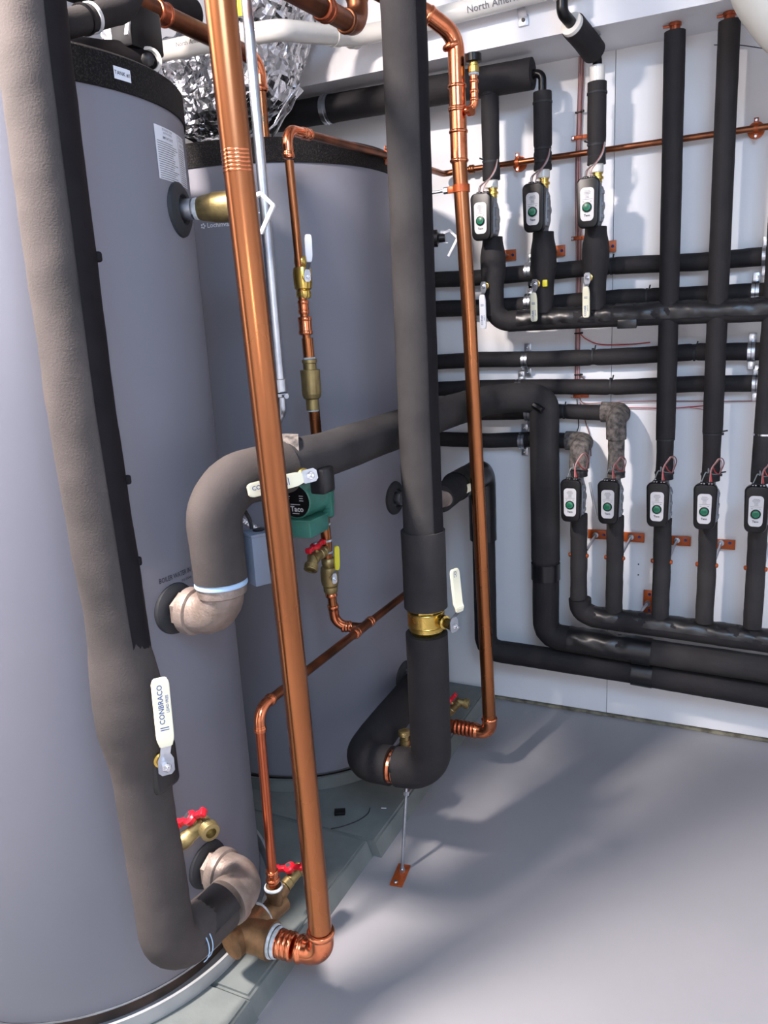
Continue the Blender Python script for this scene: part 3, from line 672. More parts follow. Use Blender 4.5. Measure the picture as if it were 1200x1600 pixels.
# ------------------------------------------------------------------ F: thinner copper riser
rf_ = .0212
t = thing('copper_pipe', 'copper riser right of the middle insulated pipe, ending in an elbow near the floor', 'pipe', (-.757, 2.25, .17))
bm = nb(); sweep(bm, densify([V((-.806, 2.25, 1.93)), V((-.789, 2.25, 1.5)), V((-.757, 2.25, .22))], .05), rf_, seg=36); link('tube', bm, 'copper', t)
elbow(t, (-.757, 2.25, .222), (-.755, 2.25, .165), (-.812, 2.25, .165), rf_, .034)
bm = nb(); cyl(bm, (-.93, 2.25, .165), (-.80, 2.25, .165), rf_*1.05)
for k in range(5): bead(bm, (-.818-.014*k, 2.25, .165), (1, 0, 0), rf_*1.1, w=.004, h=.003)
link('rolled_ring', bm, 'copperred', t)
bm = nb(); cyl(bm, (-.806, 2.25, 1.92), (-.806, 2.25, 2.12), rf_*1.12, 36)
for z in (1.925, 2.0, 2.055, 2.06, 2.115): bead(bm, (-.806, 2.25, z), (0, 0, 1), rf_*1.12, w=.003, h=.003)
link('tee', bm, 'copperbr', t)
bm = nb(); sweep(bm, fillet([(-.806, 2.25, 2.11), (-.806, 2.25, 2.24), (-.865, 2.19, 2.29), (-.93, 2.15, 2.32)], .07, n=10), rf_*1.08, seg=28); link('elbow', bm, 'copperbr', t)
bm = nb(); bead(bm, (-.815, 2.242, 2.215), (-.2, -.2, 1), rf_*1.1, w=.004, h=.003); bead(bm, (-.86, 2.197, 2.285), (-.8, -.7, .6), rf_*1.1, w=.004, h=.003); link('rolled_ring', bm, 'copperbr', t)
bm = nb(); lathe(bm, frame((-.875, 2.185, 2.293), (-1, -.55, .45)), [(0, .026), (.012, .030), (.03, .036), (.055, .036), (.06, .03)], 24); link('brass_union', bm, 'brass', t)
bm = nb(); sweep(bm, fillet([(-.92, 2.16, 2.315), (-1.00, 2.115, 2.355), (-1.02, 2.10, 2.90)], .06), rf_, seg=24); link('tube', bm, 'copperdk', t)
t = thing('air_vent', 'small black-capped air vent on a side branch of the copper riser', 'vent', (-.757, 2.25, 2.05))
bm = nb(); sweep(bm, fillet([(-.786, 2.25, 2.052), (-.757, 2.25, 2.045), (-.757, 2.25, 2.135)], .022), .0105, seg=18)
for z in (2.075, 2.095, 2.12): bead(bm, (-.757, 2.25, z), (0, 0, 1), .0105, w=.003, h=.002)
lathe(bm, frame((-.772, 2.245, 2.046), (1, -.4, 0)), [(0, .013), (.012, .0135)], 12); link('branch', bm, 'copperbr', t)
bm = nb(); lathe(bm, frame((-.757, 2.25, 2.135), (0, 0, 1)), [(0, .010), (.006, .011), (.007, .0145), (.022, .0145), (.024, .012), (.034, .012)], 14); link('brass_body', bm, 'brass', t)
bm = nb(); bead(bm, (-.757, 2.25, 2.138), (0, 0, 1), .011, w=.0025, h=.003); link('thread_tape', bm, 'sealant', t)
bm = nb(); lathe(bm, frame((-.757, 2.25, 2.166), (0, 0, 1)), [(0, .018), (.002, .0215), (.020, .0215), (.022, .019), (.023, .001)], 24); link('cap', bm, 'black', t)
# clamp of F on rod
t = thing('riser_clamp', 'copper-coloured clamp holding the thinner copper riser on a horizontal rod', 'clamp', (-.80, 2.25, 1.852))
bm = nb(); lathe(bm, frame((-.802, 2.25, 1.852), (0, 0, 1)), [(-.010, .0214), (-.010, .024), (.010, .024), (.010, .0214)], 28, cap=False); link('ring', bm, 'bracket', t)
bm = nb(); box(bm, (-.833, 2.25, 1.852), (.02, .010, .018), .002); link('ear', bm, 'bracket', t)
bm = nb(); cyl(bm, (-.838, 2.25, 1.852), (-1.02, 2.25, 1.848), .0042, 12); link('rod', bm, 'steel', t)
bm = nb(); lathe(bm, frame((-.855, 2.25, 1.852), (1, 0, 0)), [(0, .0095), (.013, .0095)], 6); link('nut', bm, 'steel', t)
drain_valve((-.915, 2.27, .190), (.5, .1, .60), (0, 0, 1), 'red-handled drain valve on the pad just right of the middle riser', s=1.1, bodylen=.06, out=(1, .1, -.1))
drain_valve((-.895, 1.88, .235), (0, .1, 1), (1, .3, 0), 'brass drain valve with red handle inside the bottom loop of the middle riser', s=1.1, bodylen=.06, out=(-.1, .1, 1))
# ------------------------------------------------------------------ horizontal pipes on the wall
def wall_pipe(z0, z1, x0, x1, label, ties=(), r=.0275, y=2.765, m='foam', extra=None, sag=.004):
    t = thing('insulated_pipe', label, 'pipe', ((x0+x1)/2, y, z0), None)
    pts = [V((x0+(x1-x0)*k/9, y, z0+(z1-z0)*k/9+sag*math.sin(k*2.1+z0*9))) for k in range(10)]
    if extra: pts = pts[:-1]+extra
    def rr(s):
        q = r
        for tx in ties:
            q -= .0035*math.exp(-((s-(tx-x0))/.008)**2)
        return q
    bm = nb(); sweep(bm, fillet(pts, .3), rr, seg=24, jit=.0012, step=.008); link('insulation', bm, m, t)
    for tx in ties: zip_tie(t, (tx, y, z0+(z1-z0)*(tx-x0)/(x1-x0)+.001), (1, 0, .02), r-.0035, tail=(0, -.45, 1))
    return t
wall_pipe(1.640, 1.630, -1.95, .3, 'topmost of the long black insulated pipes clipped level along the wall', ties=(-.475,))
wall_pipe(1.536, 1.526, -1.95, .3, 'black insulated wall pipe just above the taped upper header', ties=(-.36,), r=.0285)
wall_pipe(1.340, 1.349, -1.95, .3, 'black insulated wall pipe below the taped upper header', ties=(-.53, -.21), r=.0275)
wall_pipe(1.246, 1.247, -1.95, .3, 'black insulated wall pipe level with the top bend of the thick wall riser', ties=(-.47,), r=.0265)
CL = -.4315; CL1 = -.5535
CY = 2.655
wp = wall_pipe(1.157, 1.158, -1.95, -.47, 'black insulated pipe ending in a fat elbow above the second lower pump', ties=(-.63,), r=.0265)
wq = wall_pipe(1.055, 1.057, -1.95, -.60, 'black insulated pipe ending in a fat elbow above the leftmost lower pump', ties=(), r=.0275)
for x0, z, w in ((-.50, 1.158, wp), (-.622, 1.057, wq)):
    xe = x0+.068
    insul(w, [(x0-.0, 2.765, z), (xe, 2.762, z), (xe, CY, z-.004), (xe, CY, z-.075)], [.035, .03], .0335, 'foamrough', jit=.004, name='elbow_cover', n=6)
# clamps on wall pipes
def strut_clamp(x, z, r, label, ears=(1, 1)):
    t = thing('pipe_clamp', label, 'clamp', (x, 2.80, z), 'galvanised clamps on the level wall pipes')
    bm = nb(); R0 = r+.0032; w = .021; pts = []
    for k in range(21):
        a = R(90)+R(180)*k/20; pts.append((R0*math.sin(a-R(90))*1.0, R0*math.cos(a-R(90))))
    pr = [V((0, 2.765-max(0, p[0]), z+p[1])) for p in pts]
    pr = [V((0, 2.798, z+R0))]+pr+[V((0, 2.798, z-R0))]
    for sgn in (-1, 1):
        rg = []
        for i, p in enumerate(pr):
            a = pr[max(0, i-1)]; b = pr[min(len(pr)-1, i+1)]; tt = (b-a).normalized(); nn = V((0, tt.z, -tt.y))
            rg.append([bm.verts.new((x+sgn*w*.04, p.y, p.z)), bm.verts.new((x+sgn*w/2, p.y, p.z)), bm.verts.new((x+sgn*w*.53, p.y-nn.y*.0025, p.z-nn.z*.0025)), bm.verts.new((x+sgn*w*.04, p.y-nn.y*.001, p.z-nn.z*.001))])
        for A, B in zip(rg, rg[1:]):
            for k in range(4): bm.faces.new((A[k], A[(k+1) % 4], B[(k+1) % 4], B[k]))
    link('band', bm, 'steel', t)
    for q in (1, -1):
        if not ears[0 if q > 0 else 1]: continue
        bm = nb(); box(bm, (x+.002, 2.7885, z+q*(R0+.0115)), (w*1.1, .0035, .030), .0012); link('ear', bm, 'steel', t)
        bm = nb(); lathe(bm, frame((x+.002, 2.786, z+q*(R0+.013)), (0, -1, 0)), [(0, .0048), (.003, .0042), (.0032, .002), (.001, .0018)], 12); link('screw', bm, 'chrome', t)
    return t
for x, z, r_, nm in ((-.750, 1.640, .0275, 'galvanised clamp on the topmost level wall pipe, left of the second upper pump'), (-.752, 1.536, .0285, 'galvanised clamp on the second level wall pipe, left of the second upper valve'),
    (-.765, 1.340, .0275, 'galvanised clamp on the level wall pipe just left of centre, below the taped header'), (-.79, 1.246, .0265, 'galvanised clamp half hidden by the thick bend near the wall'),
    (-.757, 1.157, .0265, 'galvanised clamp peeking out under the thick bend near the wall'), (-.780, 1.055, .0275, 'lowest galvanised clamp, on the level pipe left of the thick wall riser'),
    (-.018, 1.632, .0275, 'galvanised clamp on the topmost level wall pipe at the right edge'), (-.042, 1.528, .0285, 'galvanised clamp on the second level wall pipe near the right edge'),
    (-.044, 1.347, .0275, 'galvanised clamp on the third level wall pipe near the right edge'), (-.026, 1.247, .0265, 'galvanised clamp on the fourth level wall pipe beside the rightmost riser')):
    strut_clamp(x, z, r_, nm)

# ------------------------------------------------------------------ small pump
def make_pump(p, label, group):
    """p = pipe axis at pump centre; face looks to -y"""
    t = thing('zone_pump', label, 'pump', p, group); p = V(p); yf = p.y-.098
    bm = nb()
    lathe(bm, frame(p, (0, 0, 1)), [(-.070, .018), (-.066, .020), (-.055, .020), (-.05, .022), (-.03, .027), (.03, .027), (.05, .022), (.055, .020), (.066, .020), (.070, .018)], 24)
    lathe(bm, frame((p.x, p.y, p.z), (0, -1, 0)), [(0, .031), (.028, .031), (.030, .028)], 24)
    box(bm, (p.x+.004, p.y-.048, p.z), (.060, .040, .108), .010)
    for k in range(3): box(bm, (p.x+.031, p.y-.050, p.z-.035+.035*k), (.010, .026, .012), .002)
    link('pump_body', bm, 'alu', t)
    bm = nb(); W, Hh = .070, .150; n = 10
    def outline(w, h, rr, top=.0, bot=.010):
        pts = []
        for cx_, cz_, a0, ra in ((w/2-rr, h/2-rr, 0, rr), (-w/2+rr, h/2-rr, 90, rr), (-w/2+rr+bot*.2, -h/2+rr+bot, 180, rr+bot*.0), (w/2-rr-bot*.2, -h/2+rr+bot, 270, rr)):
            for k in range(n+1):
                a = R(a0+90*k/n); s_ = 1 if a0 < 180 else 1.25
                pts.append((cx_+ra*math.cos(a)*(1 if a0 < 180 else .95), cz_+ra*math.sin(a)*s_))
        return pts
    layers = [(yf+.040, .94), (yf+.012, 1.0), (yf+.004, .985), (yf+.0008, .93), (yf, .86)]
    rings = []
    for y, k in layers:
        sx = 1-(1-k)*1.0; sz = 1-(1-k)*.5
        rings.append([bm.verts.new((p.x-.004+a*sx, y, p.z+b*sz)) for a, b in outline(W, Hh, .018)])
    for A, B in zip(rings, rings[1:]):
        m = len(A)
        for k in range(m): bm.faces.new((A[k], A[(k+1) % m], B[(k+1) % m], B[k]))
    bm.faces.new(rings[0]); bm.faces.new(rings[-1][::-1]); link('motor_cover', bm, 'black', t)
    bm = nb(); A = [bm.verts.new((p.x-.005+a, yf-.0008, p.z+b)) for a, b in outline(.041, .092, .012, bot=0)]; B = [bm.verts.new((v.co.x, yf+.002, v.co.z)) for v in A]
    m = len(A)
    for k in range(m): bm.faces.new((A[k], A[(k+1) % m], B[(k+1) % m], B[k]))
    bm.faces.new(A); pl = link('label_plate', bm, 'plate', t)
    bm = nb(); fn = planefn((p.x-.005, yf-.0014, p.z), (1, 0, 0), (0, 0, 1))
    for k, w in enumerate((.016, .022, .020, .012, .010, .012)): patch(bm, fn, w, .0009, 1, 1, 0, .036-.0038*k)
    patch(bm, fn, .032, .0007, 1, 1, 0, .0125)
    for k in range(14):
        a = R(200+10*k) if k < 15 else 0; c = fn(.0158*math.cos(a), -.010+.0158*math.sin(a)); lathe(bm, frame(c, (0, -1, 0)), [(0, .0007), (.0002, .0007)], 6)
    for sx in (-1, 1): patch(bm, fn, .005, .0012, 1, 1, sx*.011, .0065)
    text(bm, 'Taco', .0062, lambda x, y: fn(x, y-.0335), .03)
    link('printing', bm, 'ink', pl)
    F = frame((p.x-.005, yf, p.z-.010), (0, -1, 0), (1, 0, 0))
    bm = nb(); lathe(bm, F, [(0, .0145), (.003, .0145), (.0035, .013)], 28); dr = link('dial_ring', bm, 'black', t)
    bm = nb(); lathe(bm, F, [(.003, .0112), (.006, .0108), (.0065, .010)], 28); link('dial', bm, 'dial', dr)
    bm = nb(); box(bm, (p.x-.005, yf-.0068, p.z-.010), (.014, .0006, .0014)); box(bm, (p.x-.005, yf-.0068, p.z-.0065), (.012, .0006, .0012)); box(bm, (p.x-.005, yf-.0068, p.z-.0135), (.012, .0006, .0012)); link('dial_marks', bm, 'ink', dr)
    bm = nb()
    for q in (-.013, .009):
        box(bm, (p.x+q, yf+.020, p.z+.074), (.018, .016, .012), .003)
    link('cable_clamp', bm, 'black', t)
    bm = nb()
    for q in (-.017, -.009, .005, .013): lathe(bm, frame((p.x+q, yf+.0125, p.z+.075), (0, -1, 0)), [(0, .0022), (.0022, .002)], 8)
    link('clamp_screw', bm, 'chrome', t)
    return t
def lead_wires(t, p, style):
    yf = p[1]-.098; x, z = p[0], p[2]
    if style == 'low':
        s = random.uniform(.9, 1.1)
        for m, dx, hx, hz in (('wiregrey', -.017, .0, .045), ('wirepink', .006, .03, .078), ('wirered', .012, .012, .05), ('wirebrown', .008, .036, .080)):
            top = V((x+hx*s, yf+.035, z+.075+hz*s))
            wire('lead_wire', [(x+dx, yf+.02, z+.080), (x+dx*.4+hx*.2, yf+.018, z+.095+hz*.3), (x+hx*.65, yf+.028, top.z-.012), top, (x+hx*s+.008, yf+.055, top.z-.02), (x+.030, p[1]-.012, z+.092)], .0017, m, t)
    else:
        for m, dx, q in (('wirebrown', -.012, 0), ('wiregrey', -.016, .004), ('wirepink', .0, .003)):
            wire('lead_wire', [(x+dx, yf+.02, z+.080), (x+dx+.003, yf+.03, z+.10), (x+.012+q, yf+.055, z+.125), (x+.026+q, p[1]-.035, z+.150), (x+.031, p[1]-.02, z+.18)], .0017, m, t)

# ------------------------------------------------------------------ lower header and columns
HY = 2.655
t = thing('insulated_header', 'lower black insulated header pipe that the five lower risers drop into', 'pipe', (-.3, HY, .44))
insul(t, [(-.548, HY, .515), (-.545, HY, .470), (-.50, HY, .452), (-.40, HY, .449), (.25, HY, .428)], [.04, .03, 2], .0385, 'foam', jit=.0015, n=4)
bm = nb(); sweep(bm, densify([V((-.50, HY, .452)), V((-.40, HY, .449)), V((.2, HY, .430))], .01), .0395, seg=12, arc=(R(-70), R(60)), cap=False, ref=(0, -.5, .87), jit=.0035, jsc=35); link('tape_strip', bm, 'tape', t)
LX = (-.5535, -.4315, -.279, -.1395, .005)
tops = {}
names = ['leftmost', 'second', 'third', 'fourth', 'rightmost']
for i, x in enumerate(LX):
    nm = names[i]
    lowm = 'foamdust' if i == 1 else 'foamgrey'
    t = thing('insulated_pipe', 'insulated riser under the %s lower wall pump, standing on the lower header' % nm, 'pipe', (x, CY, .48))
    insul(t, [(x, CY, .475 if i else .50), (x+.001, CY, .65), (x, CY, .822)], 1, .0285, 'foamgrey', jit=.0022, jsc=12)
    for q in (-1, 1):
        bm = nb(); lathe(bm, frame((x+q*.031, CY-.004, .675), (q, -.3, 0)), [(-.005, .008), (0, .008), (.003, .005)], 12); link('clamp_bolt', bm, 'bracket', t)
    if i < 2:
        zt = 1.157-.06 if i else 1.055-.055
        t = thing('insulated_pipe', ('short rough insulated drop above the leftmost lower pump', 'short grey insulated drop above the second lower pump')[i], 'pipe', (x, CY, .96))
        insul(t, [(x, CY, .955), (x, CY, .985), (x, CY, zt)], .2, .0275, 'foamrough' if i else 'foamgrey', jit=.0035)
        zip_tie(t, (x, CY, .972), (0, 0, 1), .028)
    elif i == 4:
        t = thing('insulated_pipe', 'tall dark insulated riser at the right edge above the rightmost lower pump', 'pipe', (x+.01, CY, .96))
        insul(t, [(x, CY, .955), (x+.006, CY, 1.4), (x+.010, CY, 2.26)], 2, .0300, 'foamgrey', jit=.0012)
        zip_tie(t, (x+.002, CY, 1.105), (0, 0, 1), .0305, tail=(.6, -1, 0), m='chrome')
    else:
        t = thing('insulated_pipe', 'tall black insulated riser from the ceiling beam to the %s lower pump' % nm, 'pipe', (x, CY, .96))
        xt = x-.008 if i == 2 else x-.004
        z1 = 1.085 if i == 2 else 1.105
        insul(t, [(x, CY, .955), (x, CY, 1.02), (x, CY, z1)], .2, .0275, 'foam', jit=.0022)
        insul(t, [(x, CY, z1+.004), (x-.002, CY, 1.5), (xt, CY, 2.262)], 2, .0297, 'foam', jit=.0010)
        bm = nb(); cyl(bm, (xt, CY, 2.255), (xt, CY, 2.283), .0145); lathe(bm, frame((xt, CY, 2.276), (0, 0, 1)), [(0, .018), (.008, .018)], 20); box(bm, (xt-.022, CY-.002, 2.278), (.022, .010, .006), .001); link('copper_stub', bm, 'copperred', t)
        zip_tie(t, (x, CY, z1), (0, 0, 1), .0275, tail=(1, -.25, 0) if i == 3 else None)
        zip_tie(t, (x, CY, .975), (0, 0, 1), .0285, tail=(1, -.25, 0) if i == 3 else None)
    # pump
    pp = (x-.004, CY, .886)
    pl = ('leftmost of the five lower black wall pumps, next to the thick wall riser', 'second from left of the five lower black wall pumps', 'middle one of the five lower black wall pumps', 'fourth from left of the five lower black wall pumps', 'lower black wall pump cut by the right edge of the picture')[i]
    if i == 0: pump0 = make_pump(pp, pl, 'black circulator pumps on the wall'); pm = pump0
    else:
        pm = copy_tree(pump0); pm.location = pp; pm['label'] = pl
    tops[i] = (pm, pp)
    # hanger
    t = thing('pipe_hanger', 'orange wall plate with rod holding the riser of the %s lower pump' % nm, 'bracket', (x+.045, 2.8, .716), 'orange plate hangers of the lower risers')
    bm = nb(); box(bm, (x+.042, 2.7875, .716-.002*i), (.074, .005, .034), .001); link('wall_plate', bm, 'bracket', t)
    bm = nb(); lathe(bm, frame((x+.035, 2.787, .716), (0, -1, 0)), [(0, .010), (.012, .010), (.012, .0045)], 12); cyl(bm, (x+.035, 2.78, .716), (x+.024, 2.672, .690), .0048, 12); link('rod', bm, 'steel', t)
    bm = nb(); lathe(bm, frame((x+.062, 2.786, .716), (0, -1, 0)), [(0, .0055), (.003, .0045)], 10); link('screw', bm, 'screw', t)
for i, (pm, pp) in tops.items(): lead_wires(pm, pp, 'low')
# grey lever beside leftmost lower pump
t = thing('valve_lever', 'slim grey lever hanging beside the leftmost lower pump', 'valve', (-.53, 2.70, .93))
bm = nb(); box(bm, (0, 0, .055), (.008, .006, .12), .002, frame((-.512, 2.63, .935), (.20, 0, -1))); link('lever', bm, 'alu', t)
# vertical plate at header
t = thing('pipe_hanger', 'orange upright wall plate with rod behind the lower header, left of the middle lower riser', 'bracket', (-.335, 2.8, .475))
bm = nb(); box(bm, (-.333, 2.7875, .478), (.036, .005, .088), .001); link('wall_plate', bm, 'bracket', t)
bm = nb(); cyl(bm, (-.335, 2.785, .474), (-.36, 2.70, .452), .0052, 12); lathe(bm, frame((-.335, 2.787, .474), (0, -1, 0)), [(0, .011), (.010, .011)], 12); link('rod', bm, 'steel', t)
bm = nb()
for z in (.508, .448): lathe(bm, frame((-.33, 2.786, z), (0, -1, 0)), [(0, .006), (.003, .005)], 10)
link('screw', bm, 'screw', t)
t = thing('pipe_hanger', 'small orange hanger peeking between the two lowest thick wall pipes', 'bracket', (-.345, 2.8, .29))
bm = nb(); box(bm, (-.345, 2.7875, .295), (.036, .005, .06), .001); link('wall_plate', bm, 'bracket', t)
bm = nb(); cyl(bm, (-.35, 2.785, .296), (-.372, 2.70, .292), .0052, 12); link('rod', bm, 'steel', t)
# screws left in the wall
bm = nb()
for z in (.612, .572): lathe(bm, frame((-.372, 2.7995, z), (0, -1, 0)), [(0, .0028), (.001, .0022)], 8)
tag(link('wall_anchor', bm, 'ink', base=(-.372, 2.8, .59)), 'two tiny dark screw holes in the wall between lower risers', 'screw')

# ------------------------------------------------------------------ upper header and columns
UY = 2.655
UX = (-.842, -.672, -.505)
t = thing('insulated_header', 'upper taped black header pipe joining the three upper valves', 'pipe', (-.5, UY, 1.485))
insul(t, [(UX[0], UY, 1.565), (UX[0], UY, 1.480), (-.765, UY, 1.478)], .055, .0335, 'foam', jit=.0012, n=8)
insul(t, [(-.79, UY, 1.478), (-.45, UY, 1.479), (.25, UY, 1.472)], 1, .0350, 'foam', jit=.0012)
bm = nb(); sweep(bm, densify([V((-.757, UY, 1.478)), V((-.45, UY, 1.479))], .008), .0362, seg=16, arc=(R(-80), R(80)), cap=False, ref=(0, -.55, .83), jit=.003, jsc=40); link('tape_strip', bm, 'tape', t)
bm = nb(); sweep(bm, densify([V((-.44, UY, 1.479)), V((.25, UY, 1.472))], .008), .0372, seg=16, arc=(R(-90), R(80)), cap=False, ref=(0, -.55, .83), jit=.005, jsc=26); link('tape_strip', bm, 'tape', t)
bm = nb(); box(bm, (-.40, UY-.033, 1.452), (.06, .008, .028), .003); link('loose_tape', bm, 'tape', t)
lab = ('leftmost', 'middle', 'right')
upt = (2.185, 2.165, 2.165)
for i, x in enumerate(UX):
    t = thing('insulated_pipe', 'bulging black insulated piece between upper header and %s upper pump' % lab[i], 'pipe', (x, UY, 1.5))
    dz = (-.018, 0, .018)[i]*0
    def rr(s, i=i):
        z = 1.50+s
        return .0335+.0085*math.exp(-((z-1.665)/.055)**4)
    insul(t, [(x, UY, 1.50), (x, UY, 1.60), (x, UY, 1.752)], 1, .035, 'foam', jit=.001, rf=rr)
    t = thing('ball_valve', ('white', 'cream', 'cream')[i]+' downward valve handle on the %s upper riser above the header' % lab[i], 'valve', (x, UY-.03, 1.595))
    px_ = x-.012 if i else x-.015
    zz = (1.596, 1.592, 1.600)[i]
    stem(t, (px_, UY-.028, zz), (px_-.002, UY-.050, zz), .0085, 'brass')
    if i == 1:
        bm = nb(); box(bm, (px_+.026, UY-.034, zz), (.016, .014, .022), .003); link('yellow_tab', bm, 'yellow', t)
    lever(t, (px_-.003, UY-.052, zz), (-.12, -1, 0), (0, 0, -1), L=(.138, .118, .122)[i], w=.022, s=.9, kink=.012, rise=.008, txt=2, grip='white' if i == 0 else 'ivory', gstart=.032)
    pp = (x-.003, UY, (1.806, 1.816, 1.812)[i])
    pl = ('leftmost of the three upper black wall pumps, right of the copper riser', 'middle one of the three upper black wall pumps', 'right one of the three upper black wall pumps, brightest plate')[i]
    pm = copy_tree(pump0); pm.location = pp; pm['label'] = pl
    for ch in [c for c in pm.children if c.name.startswith('lead_wire')]: bpy.data.objects.remove(ch)
    lead_wires(pm, pp, 'up')
    z = pp[2]+.068
    t = thing('pipe_fitting', 'brass and white plastic pipe joint above the %s upper pump' % lab[i], 'fitting', (x, UY, z))
    bm = nb(); lathe(bm, frame((x+.004, UY, z), (0, 0, 1)), [(0, .014), (.010, .014), (.011, .018), (.018, .018), (.019, .014), (.026, .014), (.027, .0165), (.033, .0165)], 20); link('brass_collar', bm, 'brass', t)
    bm = nb(); lathe(bm, frame((x, UY, z+.030), (0, 0, 1)), [(0, .0195), (.002, .0215), (.045, .0215)], 24); link('plastic_sleeve', bm, 'pvc', t)
    zb = z+.055
    t = thing('insulated_pipe', 'black insulated pipe piece above the %s upper pump' % lab[i], 'pipe', (x, UY, zb))
    ties = [zb+.055] if i == 0 else [zb+.055, zb+.02] if i == 2 else [zb+.025, zb+.062]
    def r2(s, zb=zb, ties=tuple(ties)):
        q = .0285
        for tz in ties: q -= .004*math.exp(-((zb+s-tz)/.007)**2)
        return q
    insul(t, [(x, UY, zb), (x, UY, 2.05), (x, UY, upt[i])], 1, .0285, 'foam', jit=.001, rf=r2)
    for k, tz in enumerate(ties): zip_tie(t, (x, UY, tz), (0, 0, 1), .0250, tail=((-.9, -1, 0), (-.5, -1, 0), (-.9, -.8, 0))[i] if k == 0 else None)
    if i:
        zip_tie(t, (x, UY, upt[i]-.03), (0, 0, 1), .0285)
    # bracket plate
    t = thing('wall_plate', 'orange plate on the wall beside the %s upper riser, between pump and level pipes' % lab[i], 'bracket', (x+.05, 2.8, 1.70), 'orange plates of the upper risers')
    bm = nb(); box(bm, (x+.008, 2.7875, 1.700), (.066, .005, .036), .001); link('plate', bm, 'bracket', t)
    bm = nb(); lathe(bm, frame((x+.030, 2.786, 1.700), (0, -1, 0)), [(0, .0055), (.003, .0045)], 10); link('screw', bm, 'screw', t)
    bm = nb(); cyl(bm, (x+.012, 2.786, 1.70), (x+.008, 2.68, 1.70), .0048, 12); link('rod', bm, 'steel', t)
# ------------------------------------------------------------------ K upper black pipe under the beam
KY = 2.655; KZ = 2.222
t = thing('insulated_pipe', 'thick black insulated pipe sloping level under the ceiling beam, left of the upper pumps', 'pipe', (-1.1, KY, KZ))
insul(t, [(-1.75, KY, KZ+.012), (-1.2, KY, KZ+.006), (-.702, KY, KZ)], 2, .0455, 'foam', jit=.0012)
bm = nb(); lathe(bm, frame((-1.43, KY, KZ+.008), (1, 0, 0)), [(-.014, .0465), (-.014, .0485), (-.004, .0485), (-.003, .050), (.003, .050), (.004, .0485), (.014, .0485), (.014, .0465)], 32, cap=False); link('metal_band', bm, 'steel', t)
insul(t, [(UX[0], KY, 2.18), (UX[0], KY, 2.21)], 1, .030, 'foam', name='joint_sleeve')
bm = nb(); sweep(bm, fillet([(-.735, KY, KZ-.002), (UX[1], KY, KZ-.002), (UX[1], KY, 2.16)], .02), .0125, seg=18); lathe(bm, frame((-.700, KY, KZ-.002), (1, 0, 0)), [(0, .015), (.008, .015)], 16); link('elbow', bm, 'black', t)
bm = nb(); lathe(bm, frame((-.7025, KY, KZ), (1, 0, 0)), [(0, .034), (.002, .032), (.002, .012)], 20); link('foam_core', bm, 'foamgrey', t)
t = thing('insulated_pipe', 'black insulated pipe climbing over the ceiling beam from the right upper pump', 'pipe', (UX[2], UY, 2.2))
bm = nb(); lathe(bm, frame((UX[2], UY, 2.165), (0, 0, 1)), [(0, .020), (.002, .0225), (.045, .0225), (.046, .014)], 24); link('white_sleeve', bm, 'pvc', t)
bm = nb(); sweep(bm, fillet([(UX[2], UY, 2.20), (UX[2], UY, 2.232), (UX[2]-.02, 2.57, 2.262)], .02), .014, seg=18); link('elbow', bm, 'black', t)
insul(t, [(UX[2]-.004, 2.625, 2.243), (UX[2]-.022, 2.56, 2.266), (UX[2]-.041, 2.505, 2.286)], 1, .035, 'foam', jit=.002)
bm = nb(); lathe(bm, frame((UX[2]-.040, 2.508, 2.285), (-.25, -.7, .26)), [(0, .033), (.014, .032), (.015, .020)], 24); link('white_sleeve', bm, 'pvc', t)
bm = nb(); sweep(bm, fillet([(UX[2]-.043, 2.497, 2.289), (UX[2]-.058, 2.448, 2.305), (UX[2]-.058, 2.448, 2.36)], .02), .016, seg=18); link('elbow', bm, 'black', t)
bm = nb(); lathe(bm, frame((UX[2]-.058, 2.448, 2.335), (0, 0, 1)), [(0, .020), (.002, .0235), (.045, .0235)], 24); cyl(bm, (UX[2]-.058, 2.448, 2.36), (UX[2]-.058, 2.448, CE), .016); link('white_sleeve', bm, 'pvc', t)
bm = nb(); cyl(bm, (UX[2]+.010, 2.625, 2.225), (UX[2]+.014, 2.622, 2.285), .0035, 10); link('tie_pin', bm, 'steel', t)

# ------------------------------------------------------------------ PVC on the beam
PVCP = [(-2.0, 2.11, 2.332), (-1.42, 2.12, 2.317), (-1.30, 2.15, 2.320), (-1.225, 2.46, 2.368), (-1.10, 2.50, 2.378), (.6, 2.50, 2.424)]
t = thing('white_drain_pipe', 'white plastic drain pipe running along the ceiling beam', 'pipe', (-1.1, 2.50, 2.42))
PYv = 2.50
PW = [V(q) for q in PVCP]
bm = nb(); sweep(bm, densify(fillet(PW, [.05, .06, .25, .2]), .03), .0285, seg=28); link('tube', bm, 'pvc', t)
for i, f, d_ in ((1, 0, 1), (1, .22, 1), (2, .80, -1), (2, .99, 1)):
    p = PW[i+0].lerp(PW[i+1], f); d = (PW[i+1]-PW[i])*d_
    bm = nb(); lathe(bm, frame(p, d), [(-.002, .0285), (-.001, .032), (.028, .032), (.029, .0285)], 28); link('coupling', bm, 'pvc', t)
dd = V((1.7, 0, .046)).normalized(); uu = dd.cross(V((0, -1, 0))).normalized()*-1
def pvctext(s, h, x, z, par):
    bm = nb(); fn = lambda a, b: V((x, PYv, z))+dd*a+V((0, -math.cos(b/.0304-.35), math.sin(b/.0304-.35)))*.0304
    text(bm, s, h, fn, .004); link('printing', bm, 'greyink', par)
pvctext('COEXTRUDED', .017, -1.065, 2.379, t); pvctext('North America', .019, -.765, 2.387, t)
